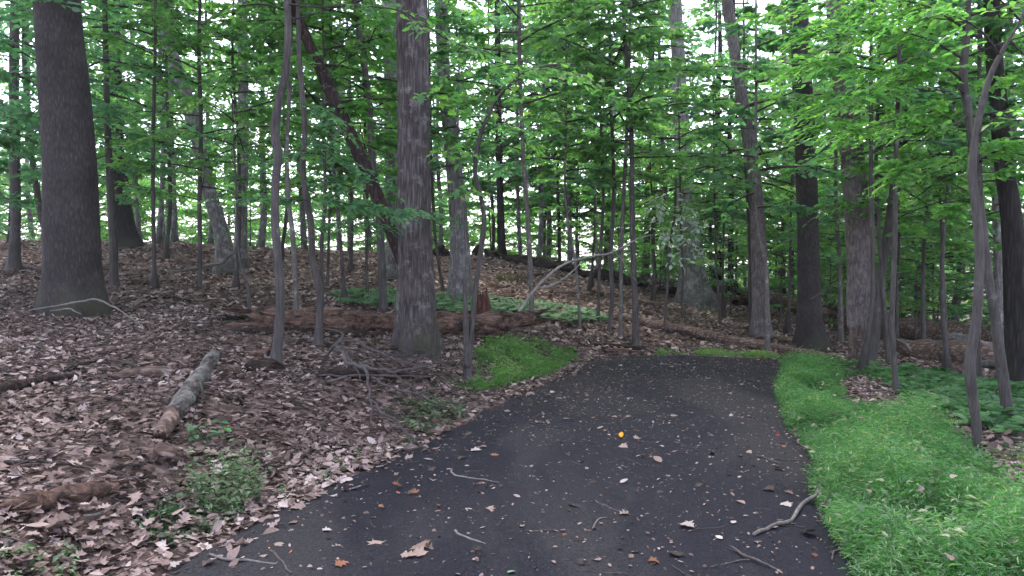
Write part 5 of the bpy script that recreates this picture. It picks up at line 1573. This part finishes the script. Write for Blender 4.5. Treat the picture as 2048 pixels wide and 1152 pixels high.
for lab, u, v, s2, mt, kd in [
        ('pale grey oval leaf left of the lower middle of the asphalt', 932, 1018, .10, 'leaf_grey', 'oval'),
        ('folded tan leaf between the bottom leaf heap and the bank', 758, 1084, .11, 'leaf_tan', 'maple'),
        ('rust lobed leaf at the bottom edge below the curled heap', 740, 1121, .10, 'leaf_rust', 'oak'),
        ('white oval leaf on the asphalt right of the crumpled rust heap', 1063, 936, .065, 'leaf_grey', 'oval'),
        ('white oval leaf on the asphalt above the wavy twig', 961, 919, .06, 'leaf_grey', 'oval'),
        ('pinkish lobed leaf standing slightly on the mid asphalt', 1157, 925, .07, 'leaf_tan', 'maple'),
        ('pale leaf right below the vivid orange-yellow one', 1318, 892, .065, 'leaf_grey', 'oval'),
        ('rust lobed leaf above the crumpled rust heap', 1000, 912, .10, 'leaf_rust', 'oak'),
        ('crumpled tan leaf cluster at the end of the thin pointing twig', 1238, 1030, .13, 'leaf_tan', 'oak'),
        ('crumpled blackish leaf on the right half of the asphalt', 1419, 908, .08, 'leaf_black', 'maple'),
        ('crumpled blackish leaf at the bottom edge of the asphalt', 1163, 1132, .08, 'leaf_black', 'oak'),
        ('blackened leaf clump right of the curled leaf heap', 948, 1104, .11, 'leaf_black', 'oak'),
        ('rusty pointed leaf near the bottom right of the asphalt', 1298, 1121, .075, 'leaf_rust', 'maple'),
        ('tan leaf near the bottom centre of the asphalt', 1264, 1110, .06, 'leaf_tan', 'oval'),
        ('pale curled leaf at the right of the lower asphalt', 1469, 1043, .075, 'leaf_grey', 'oval'),
        ('rust leaf lying by the branched twig at the grass edge', 1622, 1110, .075, 'leaf_rust', 'oval'),
        ('tan leaf beside the crooked grey stick', 1586, 990, .09, 'leaf_tan', 'oak'),
        ('large tan leaf near the right side of the lower asphalt', 1490, 1010, .09, 'leaf_tan', 'oval'),
        ('tan lobed leaf on the lower middle asphalt', 1078, 842, .07, 'leaf_tan', 'maple'),
        ('reddish-brown flat leaf at the bank edge of the asphalt', 655, 1028, .10, 'leaf_rust', 'oak'),
        ('large pinkish leaf where the bank meets the asphalt', 640, 995, .13, 'leaf_tan', 'maple'),
        ('pale leaf pair lying at the weed patch corner of the asphalt', 455, 1090, .13, 'leaf_tan', 'maple'),
        ('pale leaf on the asphalt below the weed patch', 365, 1124, .09, 'leaf_grey', 'oak'),
        ('whitish round leaf in the bottom left asphalt', 634, 1139, .06, 'leaf_grey', 'oval'),
        ('pale star-shaped leaf near the bank on the left asphalt', 645, 1064, .07, 'leaf_grey', 'maple'),
        ('greenish pale leaf on the bottom edge of the asphalt', 1015, 1148, .07, 'leaf_pale', 'oval'),
        ('dark lobed leaf mass left of the wavy twig', 1195, 963, .10, 'leaf_black', 'oak')]:
    path_leaf(lab, u, v, s2, M and mt, kd)
# more leaves in between
cnt = 0
while cnt < 290:
    y = math.sqrt(rp.uniform(3.6 ** 2, 13 ** 2))
    s2 = rp.random() ** 1.25
    x = np.interp(y, ly, lx) * (1 - s2) + np.interp(y, ry, rx) * s2
    u, v = proj(np.array([[x, y, .03]]))
    if v[0] > 1150:
        continue
    mt, lab, wt = [('leaf_tan', 'small tan dead leaf strewn flat on the asphalt', 0), ('leaf_grey', 'small greyish dead leaf strewn flat on the asphalt', 0), ('leaf_rust', 'small rusty dead leaf strewn flat on the asphalt', 0), ('leaf_black', 'small blackened dead leaf strewn on the asphalt', 0)][int(rp.choice(4, p=[.4, .25, .15, .2]))]
    path_leaf(lab, float(u[0]), float(v[0]), rp.uniform(.04, .10) * (1.3 if y < 6.5 else 1), mt, ['oval', 'oak', 'maple'][int(rp.integers(3))], tilt=.22, group=lab.replace('leaf', 'leaves'))
    cnt += 1

# ------------------------------------------------------------------ grass, ferns, weeds
def sample_poly(poly, dens, r):
    lo, hi = poly.min(0), poly.max(0)
    n = int(np.prod(hi - lo) * dens)
    P = r.uniform(lo, hi, (n, 2))
    return P[in_poly(P, poly)]


def poly_in(P, poly):
    d = np.full(len(P), 1e9)
    for p, q in zip(poly, np.roll(poly, -1, 0)):
        e = q - p
        t_ = np.clip(((P - p) @ e) / max(e @ e, 1e-9), 0, 1)
        d = np.minimum(d, np.hypot(*(P - p - t_[:, None] * e).T))
    return d


def grass(name, label, poly, dens, hgt, mat, r, leaf=.065, per=6, wr=.17, lean=.45, edge=.0, sizeup=0.0, soft=.4):
    P = sample_poly(poly, dens, r)
    keep = (path_dist(P[:, 0], P[:, 1]) > edge - .09 + .10 * vnoise(np.stack([P[:, 0] * 3, P[:, 1] * 3, P[:, 0] * 0], -1)))
    P = P[keep]
    fade = smooth(poly_in(P, poly) / soft + (.35 if soft < .5 else .9) * fbm(np.stack([P[:, 0] * 2.7, P[:, 1] * 2.7, P[:, 0] * 0 + 8], -1), 2) + .1)
    onedge = path_dist(P[:, 0], P[:, 1]) < .5
    fade = np.where(onedge, 1, fade)
    kk = r.random(len(P)) < .1 + .9 * fade
    P, fade = P[kk], fade[kk]
    n = len(P)
    cl = fbm(np.stack([P[:, 0] * 1.6, P[:, 1] * 1.6, P[:, 0] * 0 + 3], -1), 3)
    hh = hgt * np.clip(.62 + 1.0 * cl, .15, 1.8) * r.uniform(.45, 1.3, n)
    hh *= .35 + .65 * fade
    # lower toward the asphalt
    hh *= np.clip(.62 + path_dist(P[:, 0], P[:, 1]) * 1.3, .45, 1)
    z = hfast(P[:, 0], P[:, 1])
    az = r.uniform(0, 6.28, n)
    ld = np.stack([np.cos(az), np.sin(az)], -1) * (r.uniform(.1, lean, n))[:, None]
    mb = MB()
    f = (np.arange(per) + 1) / per
    px_ = P[:, None, 0] + ld[:, None, 0] * hh[:, None] * f ** 1.6
    py_ = P[:, None, 1] + ld[:, None, 1] * hh[:, None] * f ** 1.6
    pz = z[:, None] + hh[:, None] * (f - .18 * f ** 2)
    la = az[:, None] + np.where(np.arange(per) % 2, 1.4, -1.4)[None] + r.normal(0, .6, (n, per))
    le = r.normal(.25, .35, (n, per))
    D = np.stack([np.cos(la) * np.cos(le), np.sin(la) * np.cos(le), np.sin(le)], -1)
    Lf = leaf * r.uniform(.6, 1.3, (n, per)) * (1 + sizeup * np.clip(P[:, 1:2] - 6, 0, 8))
    nn = np.array([0, 0, 1.0]) + r.normal(0, .3, (n, per, 3))
    rv = np.clip(.42 + .34 * cl[:, None] + r.normal(0, .17, (n, per)) + .18 * (f - .5)[None], 0, 1)
    leaves(mb, np.stack([px_, py_, pz], -1).reshape(-1, 3), D.reshape(-1, 3), nn.reshape(-1, 3), Lf.ravel(), (Lf * wr).ravel(), T2, fold=.3, curl=r.uniform(.1, .5, n * per), rnd=rv.ravel())
    # stems
    s3 = np.stack([-np.sin(az), np.cos(az), az * 0], -1) * .0016
    b = np.stack([P[:, 0], P[:, 1], z], -1)
    tp_ = np.stack([px_[:, -1], py_[:, -1], pz[:, -1]], -1)
    V = np.stack([b - s3, b + s3, tp_], 1).reshape(-1, 3)
    mb.add(V, [np.arange(3 * n).reshape(-1, 3)], np.full(n, .5))
    return tag(obj(name, mb.mesh(name, M[mat])), label, 'grass', kind='stuff')


rg = np.random.default_rng(9)
grass('grass', 'lush bright green grass bank along the right edge of the asphalt', G_RIGHT, 1700, .31, 'grass', rg, leaf=.044, per=7, sizeup=.06)
grass('weeds', 'broad-leaved weeds mixed through the bright grass bank', G_RIGHT, 40, .30, 'weed', rg, leaf=.05, per=6, wr=.55, lean=.6)
grass('grass', 'bright green grass clump at the bend left of the asphalt', G_CLUMP, 900, .36, 'grass_light', rg, leaf=.07, per=6, lean=.8, soft=.9)
grass('grass', 'thin green grass strip along the far end of the asphalt', G_STRIP, 900, .12, 'grass_light', rg, leaf=.06, per=4, soft=.1)
G_BACK = wpoly([(1600, 722), (1650, 712), (1740, 726), (1800, 745), (1790, 770), (1720, 752), (1690, 765), (1680, 740)])
grass('grass', 'shorter green grass at the foot of the peeling trunk', G_BACK, 700, .13, 'grass', rg, leaf=.07, per=5)
G_RR = wpoly([(1990, 885), (2048, 870), (2120, 880), (2120, 960), (2060, 950)])
grass('grass', 'grass tuft at the right margin beyond the wavy pale sapling', G_RR, 600, .15, 'grass', rg, leaf=.06, per=5)
for lab, px, dens, h_, lf in [
        ('scrubby green weeds beside the asphalt below the lichen-crusted log', [(265, 1075), (320, 985), (400, 935), (470, 930), (512, 965), (520, 1012), (450, 1060), (350, 1100)], 800, .24, .042),
        ('low weeds in the bottom left corner', [(-20, 1085), (140, 1090), (175, 1150), (60, 1200), (-40, 1180)], 320, .10, .045),
        ('thin green weeds between the brush heap and the asphalt', [(760, 800), (850, 780), (930, 800), (925, 835), (850, 872), (790, 850)], 170, .10, .05),
        ('sparse seedlings along the asphalt edge below the brush heap', [(520, 1005), (600, 955), (720, 905), (830, 870), (850, 885), (740, 925), (620, 985), (540, 1022)], 90, .07, .045),
        ('thin weeds around the feet of the furrowed trunk', [(850, 745), (930, 755), (950, 790), (870, 775)], 150, .09, .05)]:
    grass('weeds', lab, wpoly(px), dens, h_, 'weed', rg, leaf=lf, per=5, wr=.5, lean=.8)
grass('moss', 'low olive moss patch on the leaf slope below the ridge', wpoly([(975, 560), (1010, 550), (1062, 548), (1058, 562), (1010, 572)]), 160, .07, 'moss', rg, leaf=.11, per=4, wr=.4)
grass('moss', 'dim mossy ground before the wide dark tree base', wpoly([(1385, 618), (1440, 620), (1500, 628), (1470, 640), (1400, 632)]), 120, .07, 'moss', rg, leaf=.11, per=4, wr=.4)


def ferns(name, label, poly, dens, size, mat, r, pinn=11, fr=6):
    P = sample_poly(poly, dens, r)
    n = len(P)
    z = hfast(P[:, 0], P[:, 1])
    mb = MB()
    s = size * r.uniform(.6, 1.2, (n, fr))
    az = r.uniform(0, 6.28, (n, 1)) + np.arange(fr)[None] * 6.28 / fr + r.normal(0, .3, (n, fr))
    f = (np.arange(pinn) + .8) / pinn
    el = r.uniform(.75, 1.3, (n, fr))
    rad = s[..., None] * (f * np.cos(el)[..., None] + .25 * f ** 2)
    hh = s[..., None] * (f * np.sin(el)[..., None] - .62 * f ** 2)
    cx = P[:, None, None, 0] + np.cos(az)[..., None] * rad
    cy = P[:, None, None, 1] + np.sin(az)[..., None] * rad
    cz = z[:, None, None] + hh + .02
    C = np.stack([cx, cy, cz], -1)
    T = norm(np.gradient(C, axis=2))
    S = norm(np.cross(np.array([0, 0, 1.0]), T))
    Lp = s[..., None] * .36 * np.sin(np.pi * (.18 + .8 * f)) ** .8
    nn = np.cross(T, S)
    tone = np.clip(.5 + r.normal(0, .2, (n, fr, 1)) + r.normal(0, .1, (n, fr, pinn)), 0, 1)
    for sg in (1, -1):
        D = norm(S * sg + T * .35)
        leaves(mb, C.reshape(-1, 3), D.reshape(-1, 3), nn.reshape(-1, 3), Lp.ravel(), (s[..., None] * .11 * np.ones(pinn)).ravel(), T2, fold=.1, curl=.25, rnd=tone.ravel())
    return tag(obj(name, mb.mesh(name, M[mat])), label, 'ferns', kind='stuff')


ferns('fern_undergrowth', 'dark green fern bed behind the grass bank on the right', wpoly([(1715, 748), (1800, 742), (1900, 752), (2060, 775), (2140, 800), (2120, 892), (2000, 880), (1900, 846), (1830, 815), (1800, 785), (1750, 765)]), 24, .27, 'fern', rg, pinn=13)
ferns('fern_undergrowth', 'pale green low fern patch behind the long rotten log', wpoly([(655, 592), (760, 584), (900, 592), (1000, 602), (1110, 614), (1205, 634), (1215, 648), (1120, 648), (1000, 632), (900, 628), (700, 614)]), 26, .30, 'groundcover', rg, pinn=8, fr=6)

# broad-leaved weed by the lichen log
g = ground(412, 895)
we = empty('broad_leaf_weed', tuple(g))
tag(we, 'small broad-leaved green weed right of the lichen-crusted log', 'plant')
rw = np.random.default_rng(4)
m_b = MB()
for k in range(7):
    a = k * .9
    tip = np.array([math.cos(a) * .10, math.sin(a) * .10, .10 + .03 * rw.random()])
    tube(m_b, np.array([[0, 0, -.02], tip * .55, tip]), np.array([.003, .0025, .002]), 4, cap=False)
    for q in range(3):
        o = obj('leaf', single_leaf('oval', 'leaf_dark', q), we, tuple(tip + rw.normal(0, .02, 3)))
        o.scale = (.075,) * 3
        o.rotation_euler = (rw.normal(0, .25), rw.normal(0, .25), a + (q - 1) * .9)
obj('stem', m_b.mesh('stem', M['fern']), we)

# ------------------------------------------------------------------ damp evening air
bm_v = np.array([(x, y, z) for x in (-500, 500) for y in (-460, 560) for z in (-5.5, 26)], float)
m_b = MB()
m_b.add(bm_v, [np.array([(0, 1, 3, 2), (4, 6, 7, 5), (0, 4, 5, 1), (2, 3, 7, 6), (0, 2, 6, 4), (1, 5, 7, 3)])])
hm, nt = new_mat('evening_haze')
pv = N_(nt, "ShaderNodeVolumePrincipled")
pv.inputs["Color"].default_value = (.86, .92, 1.0, 1)
pv.inputs["Density"].default_value = .0008
pv.inputs["Anisotropy"].default_value = .3
ho = N_(nt, "ShaderNodeOutputMaterial")
nt.links.new(pv.outputs[0], ho.inputs["Volume"])
tag(obj('haze', m_b.mesh('haze', hm)), kind='stuff')
